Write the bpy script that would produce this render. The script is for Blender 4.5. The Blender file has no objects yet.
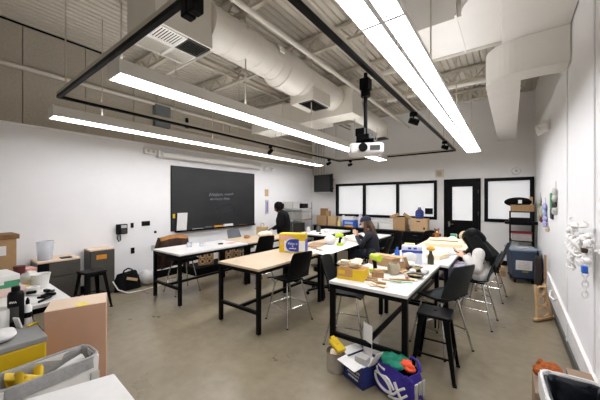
import bpy, bmesh, math, random
from mathutils import Vector, Matrix
random.seed(7)
PI = math.pi
S = bpy.context.scene
COL = S.collection
R = math.radians

# ------------------------------------------------------------------ materials
def lin(h):
    h = h.lstrip('#')
    c = [int(h[i:i+2], 16)/255 for i in (0, 2, 4)]
    return tuple(((v+.055)/1.055)**2.4 if v > .04045 else v/12.92 for v in c)
MATS = {}
def mat(name, col, rough=.6, metal=0., var=.08, scale=12., bump=0., bscale=60., coat=0., stretch=None, alpha=None):
    if name in MATS: return MATS[name]
    m = bpy.data.materials.new(name); m.use_nodes = True
    nt = m.node_tree; b = nt.nodes['Principled BSDF']
    c = lin(col)
    b.inputs['Roughness'].default_value = rough
    b.inputs['Metallic'].default_value = metal
    if coat: b.inputs['Coat Weight'].default_value = coat
    tc = nt.nodes.new('ShaderNodeTexCoord'); mp = nt.nodes.new('ShaderNodeMapping')
    nt.links.new(tc.outputs['Object'], mp.inputs['Vector'])
    if stretch: mp.inputs['Scale'].default_value = stretch
    n = nt.nodes.new('ShaderNodeTexNoise'); n.inputs['Scale'].default_value = scale; n.inputs['Detail'].default_value = 5
    nt.links.new(mp.outputs['Vector'], n.inputs['Vector'])
    r = nt.nodes.new('ShaderNodeValToRGB')
    r.color_ramp.elements[0].position = .3; r.color_ramp.elements[1].position = .7
    r.color_ramp.elements[0].color = tuple(max(0, v*(1-var)) for v in c)+(1,)
    r.color_ramp.elements[1].color = tuple(min(1, v*(1+var)) for v in c)+(1,)
    nt.links.new(n.outputs['Fac'], r.inputs['Fac']); nt.links.new(r.outputs['Color'], b.inputs['Base Color'])
    if bump:
        n2 = nt.nodes.new('ShaderNodeTexNoise'); n2.inputs['Scale'].default_value = bscale; n2.inputs['Detail'].default_value = 4
        nt.links.new(mp.outputs['Vector'], n2.inputs['Vector'])
        bp = nt.nodes.new('ShaderNodeBump'); bp.inputs['Strength'].default_value = bump; bp.inputs['Distance'].default_value = .02
        nt.links.new(n2.outputs['Fac'], bp.inputs['Height']); nt.links.new(bp.outputs['Normal'], b.inputs['Normal'])
    if alpha is not None:
        b.inputs['Alpha'].default_value = alpha
    MATS[name] = m
    return m
def emit(name, col, s):
    m = bpy.data.materials.new(name); m.use_nodes = True
    nt = m.node_tree; nt.nodes.clear()
    e = nt.nodes.new('ShaderNodeEmission'); e.inputs['Color'].default_value = lin(col)+(1,); e.inputs['Strength'].default_value = s
    o = nt.nodes.new('ShaderNodeOutputMaterial'); nt.links.new(e.outputs[0], o.inputs[0])
    return m
def glassy(name, tint='#ffffff', gl=.12):
    m = bpy.data.materials.new(name); m.use_nodes = True
    nt = m.node_tree; nt.nodes.clear()
    t = nt.nodes.new('ShaderNodeBsdfTransparent'); t.inputs[0].default_value = lin(tint)+(1,)
    g = nt.nodes.new('ShaderNodeBsdfGlossy'); g.inputs['Roughness'].default_value = .04
    x = nt.nodes.new('ShaderNodeMixShader'); x.inputs[0].default_value = .035; o = nt.nodes.new('ShaderNodeOutputMaterial')
    nt.links.new(t.outputs[0], x.inputs[1]); nt.links.new(g.outputs[0], x.inputs[2])
    nt.links.new(x.outputs[0], o.inputs[0])
    return m

def floor_mat():
    m = bpy.data.materials.new('polished_concrete'); m.use_nodes = True
    nt = m.node_tree; b = nt.nodes['Principled BSDF']
    tc = nt.nodes.new('ShaderNodeTexCoord')
    n1 = nt.nodes.new('ShaderNodeTexNoise'); n1.inputs['Scale'].default_value = .9; n1.inputs['Detail'].default_value = 9; n1.inputs['Roughness'].default_value = .62
    n2 = nt.nodes.new('ShaderNodeTexNoise'); n2.inputs['Scale'].default_value = 9; n2.inputs['Detail'].default_value = 8
    n3 = nt.nodes.new('ShaderNodeTexNoise'); n3.inputs['Scale'].default_value = 130; n3.inputs['Detail'].default_value = 2
    for n in (n1, n2, n3): nt.links.new(tc.outputs['Object'], n.inputs['Vector'])
    r = nt.nodes.new('ShaderNodeValToRGB')
    r.color_ramp.elements[0].position = .28; r.color_ramp.elements[0].color = lin('#746954')+(1,)
    r.color_ramp.elements[1].position = .74; r.color_ramp.elements[1].color = lin('#9d917a')+(1,)
    mx = nt.nodes.new('ShaderNodeMath'); mx.operation = 'MULTIPLY_ADD'; mx.inputs[1].default_value = .45
    nt.links.new(n2.outputs['Fac'], mx.inputs[0])
    ms = nt.nodes.new('ShaderNodeMath'); ms.operation = 'MULTIPLY'; ms.inputs[1].default_value = .62
    nt.links.new(n1.outputs['Fac'], ms.inputs[0]); nt.links.new(ms.outputs[0], mx.inputs[2])
    nt.links.new(mx.outputs[0], r.inputs['Fac'])
    mi = nt.nodes.new('ShaderNodeMix'); mi.data_type = 'RGBA'; mi.blend_type = 'MULTIPLY'; mi.inputs['Factor'].default_value = .22
    nt.links.new(r.outputs['Color'], mi.inputs['A']); nt.links.new(n3.outputs['Color'], mi.inputs['B'])
    nt.links.new(mi.outputs['Result'], b.inputs['Base Color'])
    mr = nt.nodes.new('ShaderNodeMapRange'); mr.inputs['To Min'].default_value = .24; mr.inputs['To Max'].default_value = .33
    nt.links.new(n1.outputs['Fac'], mr.inputs['Value']); nt.links.new(mr.outputs[0], b.inputs['Roughness'])
    b.inputs['Specular IOR Level'].default_value = .5
    return m

W = mat('wall_paint', '#ebeaea', .55, var=.015, scale=3, bump=.03, bscale=160)
WB = mat('wall_paint_back', '#e6e4e2', .6, var=.015, scale=3, bump=.03, bscale=160)
PANEL = mat('grey_acoustic_panel', '#aba394', .9, var=.07, scale=30, bump=.15, bscale=200)
DECK = mat('deck_paint', '#bdb6a8', .7, var=.04, scale=5)
DUCT = mat('duct_paint', '#cfc9bd', .5, var=.03, scale=4, bump=.02, bscale=20)
DUCTW = mat('duct_white', '#dcd8d0', .5, var=.02, scale=4)
STEEL = mat('painted_steel', '#b5ad9d', .6, var=.05, scale=8)
BLK = mat('black_powder_coat', '#0a0a0b', .42, var=.15, scale=30)
BLKM = mat('matte_black', '#080809', .75, var=.2, scale=20)
BLKP = mat('black_plastic', '#101112', .4, var=.1, scale=20, bump=.03, bscale=300)
GRYP = mat('charcoal_plastic', '#24282a', .42, var=.1, scale=20, bump=.03, bscale=300)
GRYL = mat('slate_plastic', '#565b60', .45, var=.06, scale=20)
CHR = mat('chrome', '#c9c9c9', .18, 1., var=.03)
ZINC = mat('zinc_steel', '#a9a7a2', .35, .9, var=.06)
WTOP = mat('white_laminate', '#dad8d5', .35, var=.03, scale=6)
WOOD = mat('birch_top', '#c4b094', .42, var=.1, scale=5, stretch=(14, 1.2, 4))
WOODD = mat('pine', '#9c7a54', .55, var=.16, scale=6, stretch=(12, 2, 3))
CARD = mat('cardboard', '#a98861', .85, var=.06, scale=14, bump=.04)
CARDL = mat('pale_cardboard', '#c2a27a', .85, var=.06, scale=14, bump=.04)
KRAFT = mat('pink_kraft', '#c39c83', .8, var=.04, scale=4)
KRAFTT = mat('pale_kraft_top', '#dbc4ad', .8, var=.05, scale=4)
PAPER = mat('white_paper', '#e3e1de', .8, var=.02)
CREAM = mat('cream_foam', '#e6d6b8', .8, var=.05)
YEL = mat('yellow', '#d8b414', .5, var=.05)
LIME = mat('lime_plastic', '#b9d022', .4, var=.05)
BLUE = mat('blue_print', '#2540a0', .5, var=.05)
BLUED = mat('deep_blue', '#1c2a6c', .5, var=.06)
BLUEB = mat('bright_blue', '#2a63c4', .5, var=.06)
NAVY = mat('navy_plastic', '#37455a', .5, var=.06)
NAVYL = mat('grey_blue_lid', '#7f8b99', .45, var=.05)
PURP = mat('purple_nylon', '#2f1f86', .6, var=.12, scale=18, bump=.2, bscale=30)
GREEN = mat('green_cloth', '#127a62', .8, var=.2, scale=20, bump=.3, bscale=40)
GREENL = mat('green_print', '#4c9a72', .6, var=.05)
ORNG = mat('orange_cloth', '#e2502a', .8, var=.1)
RED = mat('red', '#a32a2c', .55, var=.08)
DRED = mat('dark_red', '#5e1f22', .5, var=.08)
PINK = mat('pink_print', '#dba79c', .7, var=.05)
TANC = mat('tan_canvas', '#9d6a35', .85, var=.14, scale=20, bump=.2, bscale=40)
BRNC = mat('brown_lining', '#3d291f', .9, var=.2, scale=20, bump=.2, bscale=40)
GREYM = mat('grey_metal', '#4a4843', .42, .5, var=.08, scale=9)
GREYT = mat('grey_top', '#8f8f8d', .6, var=.06)
GLIN = mat('grey_liner', '#9c9c9a', .35, var=.1, scale=18, bump=.35, bscale=25)
WLIN = mat('clear_white_liner', '#d9d8d6', .3, var=.05, scale=18, bump=.35, bscale=25)
BLIN = mat('black_liner', '#22262b', .32, var=.2, scale=14, bump=.5, bscale=18)
WPL = mat('white_plastic', '#e6e4e0', .4, var=.03)
GPL = mat('grey_white_plastic', '#bdbbb6', .45, var=.04)
SLATE = mat('chalkboard', '#17181b', .5, var=.35, scale=1.6, stretch=(1, 1, 2.2))
CHALK = mat('chalk', '#9a9aa0', .9)
CHALKS = mat('chalk_smear', '#232427', .9, var=.3, scale=6)
SKIN = mat('skin', '#c79878', .55, var=.05)
SKINL = mat('skin_light', '#d8ae92', .55, var=.05)
SKIND = mat('skin_dark', '#5e4031', .55, var=.05)
HAIRB = mat('black_hair', '#060506', .55, var=.3, scale=30, stretch=(8, 8, 1))
HAIRBR = mat('brown_hair', '#4a2f1d', .45, var=.3, scale=30, stretch=(8, 8, 1))
HAIRA = mat('black_curls', '#0c0b0b', .8, var=.4, scale=60, bump=.8, bscale=70)
BJKT = mat('black_jacket', '#111112', .75, var=.25, scale=14, bump=.3, bscale=25)
NSHIRT = mat('dark_navy_shirt', '#1e2028', .85, var=.15, scale=14, bump=.2, bscale=40)
CAPM = mat('navy_cap', '#1d2438', .85, var=.1)
KNIT = mat('cream_knit', '#d8d4cf', .9, var=.1, scale=50, bump=.5, bscale=90)
DENIM = mat('dark_denim', '#1d2230', .85, var=.15, scale=30)
PATT = mat('patterned_cloth', '#a8a2b4', .85, var=.45, scale=40)
CLEAR = mat('clear_plastic', '#dfe3ea', .12, var=.03, alpha=.35)
GLASS = glassy('pane_glass')
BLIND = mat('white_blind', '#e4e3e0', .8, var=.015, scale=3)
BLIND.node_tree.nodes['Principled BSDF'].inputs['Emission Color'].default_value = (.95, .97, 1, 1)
BLIND.node_tree.nodes['Principled BSDF'].inputs['Emission Strength'].default_value = .42     # glow put into the blinds themselves, standing in for a lit room behind
TUBE = emit('lamp_diffuser', '#fbfbff', 24.)
UPL = emit('added_uplight', '#fbfbff', 10.)  # unseen upward glow, added to brighten the ceiling
SPINE = mat('lamp_spine', '#d8d8d8', .4, var=.01)
FLOOR = floor_mat()
for m_ in (BLK, BLKM, BLKP, GRYP, HAIRB, HAIRA, BJKT): m_.node_tree.nodes['Principled BSDF'].inputs['Specular IOR Level'].default_value = .1

# ------------------------------------------------------------------ mesh helpers
class MB:
    def __init__(s): s.v = []; s.f = []
    def add(s, vs, fs):
        o = len(s.v); s.v += [tuple(v) for v in vs]; s.f += [tuple(i+o for i in f) for f in fs]; return s
    def box(s, x0, x1, y0, y1, z0, z1, m=None):
        vs = [Vector((x, y, z)) for z in (z0, z1) for y in (y0, y1) for x in (x0, x1)]
        if m: vs = [m @ v for v in vs]
        return s.add(vs, [(0, 2, 3, 1), (4, 5, 7, 6), (0, 1, 5, 4), (2, 6, 7, 3), (0, 4, 6, 2), (1, 3, 7, 5)])
    def cbox(s, c, d, rz=0, rx=0, ry=0):
        m = Matrix.Translation(c) @ Matrix.Rotation(rz, 4, 'Z') @ Matrix.Rotation(ry, 4, 'Y') @ Matrix.Rotation(rx, 4, 'X')
        return s.box(-d[0]/2, d[0]/2, -d[1]/2, d[1]/2, -d[2]/2, d[2]/2, m)
    def bar(s, p, q, w, h=None, up=(0, 0, 1)):          # square bar between two points
        p, q = Vector(p), Vector(q); h = h or w
        d = (q-p).normalized(); u = Vector(up)
        if abs(d.dot(u)) > .98: u = Vector((1, 0, 0))
        a = d.cross(u).normalized(); b = a.cross(d).normalized()
        vs = [e + a*(w/2*i) + b*(h/2*j) for e in (p, q) for i, j in ((-1, -1), (1, -1), (1, 1), (-1, 1))]
        return s.add(vs, [(3, 2, 1, 0), (4, 5, 6, 7), (0, 1, 5, 4), (1, 2, 6, 5), (2, 3, 7, 6), (3, 0, 4, 7)])
    def cyl(s, p, q, r, r2=None, n=16, caps=True):
        p, q = Vector(p), Vector(q); r2 = r if r2 is None else r2
        d = (q-p).normalized(); u = Vector((0, 0, 1)) if abs(d.z) < .95 else Vector((1, 0, 0))
        a = d.cross(u).normalized(); b = d.cross(a).normalized()
        vs = []
        for e, rr in ((p, r), (q, r2)):
            vs += [e + (a*math.cos(2*PI*i/n) + b*math.sin(2*PI*i/n))*rr for i in range(n)]
        fs = [(i, i+n, (i+1) % n+n, (i+1) % n) for i in range(n)]
        if caps: fs += [tuple(range(n)), tuple(range(2*n-1, n-1, -1))]
        return s.add(vs, fs)
    def tube(s, pts, r, n=8, closed=False):
        P = [Vector(p) for p in pts]; N = len(P); o = []
        rr = r if isinstance(r, (list, tuple)) else [r]*N
        a = None
        for i, p in enumerate(P):
            t = (P[(i+1) % N]-P[i-1]) if closed else (P[min(i+1, N-1)]-P[max(i-1, 0)])
            t = t.normalized() if t.length > 1e-9 else Vector((0, 0, 1))
            if a is None:
                u = Vector((0, 0, 1)) if abs(t.z) < .9 else Vector((1, 0, 0)); a = t.cross(u).normalized()
            else:
                a = (a - t*a.dot(t)).normalized()
            b = t.cross(a)
            o += [p + (a*math.cos(2*PI*k/n)+b*math.sin(2*PI*k/n))*rr[i] for k in range(n)]
        fs = []
        for i in range(N if closed else N-1):
            j = (i+1) % N
            fs += [(i*n+k, i*n+(k+1) % n, j*n+(k+1) % n, j*n+k) for k in range(n)]
        if not closed: fs += [tuple(range(n-1, -1, -1)), tuple(range((N-1)*n, N*n))]
        return s.add(o, fs)
    def lathe(s, prof, n=24, c=(0, 0, 0)):
        vs = []; fs = []
        for r, z in prof: vs += [(c[0]+r*math.cos(2*PI*i/n), c[1]+r*math.sin(2*PI*i/n), c[2]+z) for i in range(n)]
        for k in range(len(prof)-1):
            fs += [(k*n+i, k*n+(i+1) % n, (k+1)*n+(i+1) % n, (k+1)*n+i) for i in range(n)]
        fs += [tuple(range(n-1, -1, -1)), tuple(range((len(prof)-1)*n, len(prof)*n))]
        return s.add(vs, fs)
    def ball(s, c, r, n=12, m=8, sc=(1, 1, 1), jit=0):
        vs = [(c[0], c[1], c[2]-r*sc[2])]
        for j in range(1, m):
            t = PI*j/m
            for i in range(n):
                k = 1+random.uniform(-jit, jit)
                vs.append((c[0]+r*k*sc[0]*math.sin(t)*math.cos(2*PI*i/n), c[1]+r*k*sc[1]*math.sin(t)*math.sin(2*PI*i/n), c[2]-r*k*sc[2]*math.cos(t)))
        vs.append((c[0], c[1], c[2]+r*sc[2])); L = len(vs)-1
        fs = [(0, 1+(i+1) % n, 1+i) for i in range(n)]
        for j in range(m-2):
            fs += [(1+j*n+i, 1+j*n+(i+1) % n, 1+(j+1)*n+(i+1) % n, 1+(j+1)*n+i) for i in range(n)]
        b = 1+(m-2)*n
        fs += [(b+i, b+(i+1) % n, L) for i in range(n)]
        return s.add(vs, fs)
    def prism(s, poly, z0, z1, m=None):
        n = len(poly)
        vs = [Vector((x, y, z0)) for x, y in poly]+[Vector((x, y, z1)) for x, y in poly]
        if m: vs = [m @ v for v in vs]
        return s.add(vs, [tuple(range(n-1, -1, -1)), tuple(range(n, 2*n))]+[(i, (i+1) % n, (i+1) % n+n, i+n) for i in range(n)])
    def grid(s, fn, nu, nv, thick=0):
        vs = [fn(u/(nu-1), v/(nv-1)) for v in range(nv) for u in range(nu)]
        fs = [(v*nu+u, v*nu+u+1, (v+1)*nu+u+1, (v+1)*nu+u) for v in range(nv-1) for u in range(nu-1)]
        return s.add(vs, fs)
    def build(s, name, m, parent=None, smooth=False, bevel=0, thick=0, sub=0, loc=None, rz=0):
        me = bpy.data.meshes.new(name); me.from_pydata(s.v, [], s.f); me.update()
        bm = bmesh.new(); bm.from_mesh(me); bmesh.ops.recalc_face_normals(bm, faces=bm.faces)
        if thick:
            bmesh.ops.solidify(bm, geom=bm.faces[:], thickness=thick)
            bmesh.ops.recalc_face_normals(bm, faces=bm.faces)
        bm.to_mesh(me); bm.free()
        me.materials.append(m)
        if smooth:
            for p in me.polygons: p.use_smooth = True
        o = bpy.data.objects.new(name, me); COL.objects.link(o)
        if smooth: 
            try: me.set_sharp_from_angle(angle=R(45))
            except Exception: pass
        if bevel:
            b = o.modifiers.new('bevel', 'BEVEL'); b.width = bevel; b.segments = 2; b.limit_method = 'ANGLE'; b.angle_limit = R(40)
        if sub:
            b = o.modifiers.new('sub', 'SUBSURF'); b.levels = sub; b.render_levels = sub
        if parent: o.parent = parent
        if loc: o.location = loc
        if rz: o.rotation_euler.z = rz
        return o

def T(name, label, cat, loc=(0, 0, 0), rz=0, group=None):
    o = bpy.data.objects.new(name, None); COL.objects.link(o); o.empty_display_size = .1
    o.location = loc; o.rotation_euler = (0, 0, rz); o['label'] = label; o['category'] = cat
    if group: o['group'] = group
    return o
def tag(o, label, cat, group=None, loc=None, rz=None):
    o['label'] = label; o['category'] = cat
    if group: o['group'] = group
    if loc is not None: o.location = loc
    if rz is not None: o.rotation_euler.z = rz
    return o
def struct(o): o['kind'] = 'structure'; return o
def dup(root, label, loc, rz, group=None):
    def cp(o, p):
        c = o.copy(); COL.objects.link(c)
        if p: c.parent = p
        for ch in list(o.children): cp(ch, c)
        return c
    r = cp(root, None); r.location = loc; r.rotation_euler = (0, 0, rz); r['label'] = label
    if group: r['group'] = group
    return r
def lettering(txt, size, m, parent, mtx, name='lettering', ext=.0006):
    cu = bpy.data.curves.new(name, 'FONT'); cu.body = txt; cu.size = size; cu.align_x = 'CENTER'; cu.align_y = 'CENTER'; cu.extrude = ext
    cu.materials.append(m)
    o = bpy.data.objects.new(name, cu); COL.objects.link(o); bpy.context.view_layer.update()
    me = bpy.data.meshes.new_from_object(o.evaluated_get(bpy.context.evaluated_depsgraph_get())); bpy.data.objects.remove(o)
    o = bpy.data.objects.new(name, me); COL.objects.link(o); o.parent = parent; o.matrix_local = mtx
    return o
def scrawl(n, w, h, seed):                              # handwriting-like zigzag in a plane (u along, v up)
    rnd = random.Random(seed); pts = []
    for i in range(n): pts.append((w*(i/(n-1)-.5), h*(rnd.uniform(.15, .5) if i % 2 else rnd.uniform(-.5, -.2))))
    return pts

# ------------------------------------------------------------------ room
XL, XR, YB, YN, ZC = -6.2, .55, 9.15, -1.6, 4.5
ZP = 2.93
struct(MB().box(XL-.2, XR+.2, YN-.2, YB+.2, -.1, 0).build('floor', FLOOR))
struct(MB().box(XL-.15, XL, YN-.15, YB+.15, 0, ZP).build('wall_left', W))
# upper part of the left wall: grey panels with open joints
pm = MB(); y = YN
for yj in (-.7, .12, .94, 1.76, 2.58, 3.4, 4.22, 5.04, 5.86, 6.68, 7.5, 8.32, YB):
    pm.box(XL-.15, XL+.03, y+.004, yj-.004, ZP, ZC); y = yj
struct(pm.build('wall_left_upper', PANEL, bevel=.006))
struct(MB().box(XL-.2, XL-.02, YN-.15, YB+.15, ZP, ZC+.1).build('wall_left_backing', BLKM))
struct(MB().box(XL-.01, XL+.045, YN, YB, ZP-.03, ZP).build('trim_1', W, bevel=.004))
struct(MB().box(XL, XR, YN-.15, YN, 0, ZC).build('wall_near', W))
rw = MB()
rw.box(XR, XR+.15, YN-.15, YB+.15, 0, ZC)
struct(rw.build('wall_right', W))
for i, yy in enumerate((4.42, 3.16)):
    struct(MB().box(XR-.012, XR, yy-.022, yy+.022, .1, 3.9).build('trim_%d' % (i+2), W, bevel=.004))
struct(MB().box(XR-.018, XR, YN, YB, 0, .1).build('baseboard_right', mat('grey_base', '#4a4a48', .5)))
struct(MB().box(XL, XL+.015, YN, YB, 0, .16).build('baseboard_left', BLK))
struct(MB().box(XL, XR, YB-.015, YB, 0, .12).build('baseboard_back', BLK))
# back wall with openings for two windows and the door
WIN1 = (-5.13, -1.70, 1.13, 2.31)
WIN2 = (-.52, .53, 1.13, 2.31)
DR = (-1.51, -.60, 0, 2.32)
bw = MB()
xs = sorted([XL, WIN1[0], WIN1[1], DR[0], DR[1], WIN2[0], WIN2[1], XR])
def strip(x0, x1, holes):
    z = 0
    for a, b in holes:
        if a > z: bw.box(x0, x1, YB, YB+.15, z, a)
        z = b
    bw.box(x0, x1, YB, YB+.15, z, ZC)
strip(XL, WIN1[0], []); strip(WIN1[0], WIN1[1], [WIN1[2:]]); strip(WIN1[1], DR[0], [])
strip(DR[0], DR[1], [DR[2:]]); strip(DR[1], WIN2[0], []); strip(WIN2[0], WIN2[1], [WIN2[2:]]); strip(WIN2[1], XR, [])
struct(bw.build('wall_back', WB))
struct(MB().box(XL, XR, YB+.16, YB+.2, 0, 3).build('wall_back_backing', BLKM))
def window(name, r, mull):
    x0, x1, z0, z1 = r; t = .085
    e = bpy.data.objects.new(name, None); COL.objects.link(e); e['kind'] = 'structure'
    f = MB(); y0, y1 = YB-.03, YB+.09
    f.box(x0, x1, y0, y1, z0, z0+t).box(x0, x1, y0, y1, z1-t, z1).box(x0, x0+t, y0, y1, z0+t, z1-t).box(x1-t, x1, y0, y1, z0+t, z1-t)
    for m in mull: f.box(m-t/2, m+t/2, y0, y1, z0+t, z1-t)
    f.build('window_frame', BLK, e, bevel=.004)
    ed = [x0+t/2]+list(mull)+[x1-t/2]
    for a, b in zip(ed, ed[1:]):
        MB().box(a+t/2, b-t/2, YB+.02, YB+.026, z0+t, z1-t).build('glass_pane', GLASS, e)
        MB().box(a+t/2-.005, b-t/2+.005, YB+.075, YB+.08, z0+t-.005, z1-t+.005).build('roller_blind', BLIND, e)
window('window_1', WIN1, (-4.02, -2.87))
window('window_2', WIN2, ())
# door
d = bpy.data.objects.new('door_1', None); COL.objects.link(d); d['kind'] = 'structure'
x0, x1, z1 = DR[0], DR[1], DR[3]
MB().box(x0, x0+.05, YB-.04, YB+.1, 0, z1).box(x1-.05, x1, YB-.04, YB+.1, 0, z1).box(x0+.05, x1-.05, YB-.04, YB+.1, z1-.05, z1).build('door_frame', BLK, d, bevel=.004)
gx0, gx1, gz0, gz1 = -1.30, -.80, 1.14, 2.10
l = MB(); ya, yb = YB, YB+.05
l.box(x0+.055, gx0, ya, yb, .01, z1-.055).box(gx1, x1-.055, ya, yb, .01, z1-.055).box(gx0, gx1, ya, yb, .01, gz0).box(gx0, gx1, ya, yb, gz1, z1-.055)
l.build('door_leaf', BLK, d, bevel=.003)
MB().box(gx0, gx1, ya+.01, ya+.016, gz0, gz1).build('glass_pane', GLASS, d)
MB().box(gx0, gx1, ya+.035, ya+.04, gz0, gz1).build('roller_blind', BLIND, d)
h = MB().cyl((x0+.13, ya, 1.02), (x0+.13, ya-.06, 1.02), .013).cyl((x0+.13, ya-.06, 1.02), (x0+.25, ya-.06, 1.02), .011)
h.cbox((x0+.13, ya-.005, 1.02), (.06, .012, .16)); h.build('door_handle', CHR, d, smooth=True)
for zz in (.4, 1.35, 1.95): MB().cyl((x1-.055, YB-.045, zz-.05), (x1-.055, YB-.045, zz+.05), .012).build('hinge', GREYM, d)
# ceiling deck: corrugated, ribs run towards the back wall
cm = MB(); prof = []; x = XL-.05
while x < XR+.1:
    prof += [(x, ZC+.025), (x+.012, ZC), (x+.085, ZC), (x+.097, ZC+.025)]; x += .11
for (a, za), (b, zb) in zip(prof, prof[1:]):
    cm.add([(a, YN-.1, za), (b, YN-.1, zb), (b, YB+.1, zb), (a, YB+.1, za)], [(0, 1, 2, 3)])
cm.box(XL-.1, XR+.1, YN-.15, YB+.15, ZC+.1, ZC+.15)
struct(cm.build('ceiling', DECK))
struct(MB().box(XL+.03, XL+.06, YN, YB, ZC-.02, ZC-.002).build('trim_4', BLKM))
# open-web joists across the room, each one beam of the structure
def joist(i, y):
    b = MB(); zt, zb = 4.45, 4.21
    b.bar((XL+.04, y, zt), (XR, y, zt), .09, .05); b.bar((XL+.2, y, zb), (XR-.1, y, zb), .07, .045)
    n = 14; w = (XR-XL-.4)/n
    for k in range(n):
        xa = XL+.2+k*w
        b.bar((xa, y, zb), (xa+w/2, y, zt), .025); b.bar((xa+w/2, y, zt), (xa+w, y, zb), .025)
    struct(b.build('beam_%d' % i, STEEL))
for i, y in enumerate((-.3, 2.55, 3.95, 5.35, 6.75, 8.15)): joist(i+1, y)
for i, x in enumerate((-4.55, -1.5)):
    struct(MB().bar((x, 2.55, 4.36), (x, YB, 4.36), .04).bar((x, 2.55, 4.24), (x, YB, 4.24), .04).build('beam_%d' % (i+8), STEEL))

# ------------------------------------------------------------------ ceiling services
def lamp(x0, x1, y0, n, sec, label, rods):
    zb = 2.85; t = T('ceiling_light', label, 'ceiling light', ((x0+x1)/2, y0, zb), 0, 'long suspended light runs')
    w = (x1-x0)/2; L = n*sec
    hb = MB()
    hb.prism([(-w, .0), (-w, .03), (-w*.62, .15), (w*.62, .15), (w, .03), (w, 0), (w-.008, 0), (w-.008, .028), (-w+.008, .028), (-w+.008, 0)], 0, L,
             Matrix(((1, 0, 0, 0), (0, 0, 1, 0), (0, 1, 0, 0), (0, 0, 0, 1))))
    hb.build('housing', DUCTW, t)
    for k in range(n):
        dm = MB()
        for sx in (-1, 1): dm.box(min(sx*.017, sx*(w-.016)), max(sx*.017, sx*(w-.016)), k*sec+.012, (k+1)*sec-.012, .006, .02)
        dm.build('diffuser', TUBE, t)
        sm = MB().box(-.016, .016, k*sec+.012, (k+1)*sec-.012, .004, .022).box(-w+.01, w-.01, (k+1)*sec-.012, (k+1)*sec+.012, .002, .024)
        for sx in (-1, 1):
            sm.cyl((sx*w*.5-.03, (k+1)*sec-.05, .0), (sx*w*.5-.03, (k+1)*sec-.05, .007), .01, n=8).cyl((sx*w*.5+.03, k*sec+.05, .0), (sx*w*.5+.03, k*sec+.05, .007), .01, n=8)
        sm.build('lamp_holder', SPINE, t)
    for k in range(n): MB().box(-w*.45, w*.45, k*sec+.04, (k+1)*sec-.04, .1505, .153).build('added_uplight_strip', UPL, t)  # added glow strips on the hidden housing top, lifting the ceiling light
    for yy in (0, L): MB().box(-w, w, yy-.006, yy+.006, -.002, .15).build('end_cap', DUCTW, t)
    for yy in rods: MB().cyl((0, yy, .15), (0, yy, 4.5-zb), .009, n=8).build('hanger_rod', STEEL, t)
lamp(-.79, -.50, .55, 6, 1.2, 'long two-row light run suspended closest to the right wall, widest in the view', (.9, 2.6, 4.4, 6.6))
lamp(-3.02, -2.76, 1.04, 6, 1.14, 'long light run suspended down the middle of the room beside the round duct', (.06, 1.6, 3.2, 5, 6.4))
lamp(-5.13, -4.87, 1.04, 6, 1.14, 'long light run suspended above the chalkboard wall', (.6, 2.6, 4.6, 6.4))

# strut frame with black lighting track, hung from the roof
zs = 3.03
sf = T('strut_frame', 'rectangular hanging frame of steel strut carrying a black lighting track', 'lighting frame', (0, 0, zs))
fx0, fx1, fy0, fy1 = -4.6, -1.13, 1.03, 8.45
for p, q in (((fx0, fy0), (fx1, fy0)), ((fx0, fy1), (fx1, fy1)), ((fx0, fy0), (fx0, fy1)), ((fx1, fy0), (fx1, fy1))):
    MB().bar((p[0], p[1], .045), (q[0], q[1], .045), .041, .041).build('strut', STEEL, sf)
    MB().bar((p[0], p[1], .006), (q[0], q[1], .006), .042, .036).build('track', BLK, sf)
for x in (fx0, fx1):
    for y in (1.1, 2.6, 4, 5.4, 6.8, 8.2): MB().cyl((x, y, .08), (x, y, ZC-zs), .008, n=6).build('hanger_rod', STEEL, sf)
def spot(loc, label, aim):
    t = T('track_spotlight', label, 'spotlight', loc, aim, 'spotlights on the lighting track')
    MB().cbox((0, 0, -.035), (.05, .1, .06)).build('adapter', BLK, t, bevel=.004)
    MB().cyl((0, 0, -.065), (0, 0, -.1), .012).build('stem', BLK, t)
    MB().cyl((0, -.06, -.12), (0, .07, -.16), .042, .05, 20).build('lamp_head', BLK, t, smooth=True)
spot((fx0, 5.0, zs), 'black spotlight on the left side of the lighting track, nearer the camera of that side', 1.2)
spot((fx0, 7.75, zs), 'black spotlight on the left side of the lighting track, nearer the wall television', 1.4)
spot((fx1, 4.35, zs), 'black spotlight under the lighting track just past the projector pole', -1)
spot((fx1, 6.9, zs), 'black spotlight near the far right corner of the lighting track', -1.2)
spot((-4.2, fy1, zs), 'black spotlight on the far cross piece of the track near the television', 2.8)
t = T('ceiling_speaker', 'pair of black box speakers on the near strut below the duct', 'speaker', (-1.66, 1.05, zs))
for k in (-1, 1):
    MB().cbox((k*.042, 0, -.045), (.07, .08, .12)).build('speaker_box', BLKP, t, bevel=.01)
MB().cbox((0, 0, .02), (.15, .05, .03)).build('bracket', BLK, t)

# main round duct with plenums
RD = .255; cx, cz = -2.99, 3.88
du = T('round_duct', 'large round spiral air duct running under the roof', 'air duct', (cx, 0, cz))
m = MB(); m.cyl((0, 2.05, 0), (0, 5.22, 0), RD, n=40); m.build('spiral_pipe', DUCT, du, smooth=True)
m = MB()
for k in range(12):
    y = 2.15+k*.25; m.tube([(math.cos(2*PI*i/40)*(RD+.001), y+.25*i/40, math.sin(2*PI*i/40)*(RD+.001)) for i in range(40)], .0035, 4, True)
m.build('spiral_seam', DUCT, du, smooth=True)
MB().cyl((0, 3.3, -.01), (0, 3.42, -.02), RD, RD+.05, 40).cyl((0, 3.42, -.02), (0, 3.9, -.02), RD+.05, RD+.05, 40).cyl((0, 3.9, -.02), (0, 4.02, -.01), RD+.05, RD, 40).build('coupling', DUCT, du, smooth=True)
MB().box(-.48, .16, 1.38, 2.06, -.36, .29).build('plenum', DUCT, du, bevel=.006)
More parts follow.
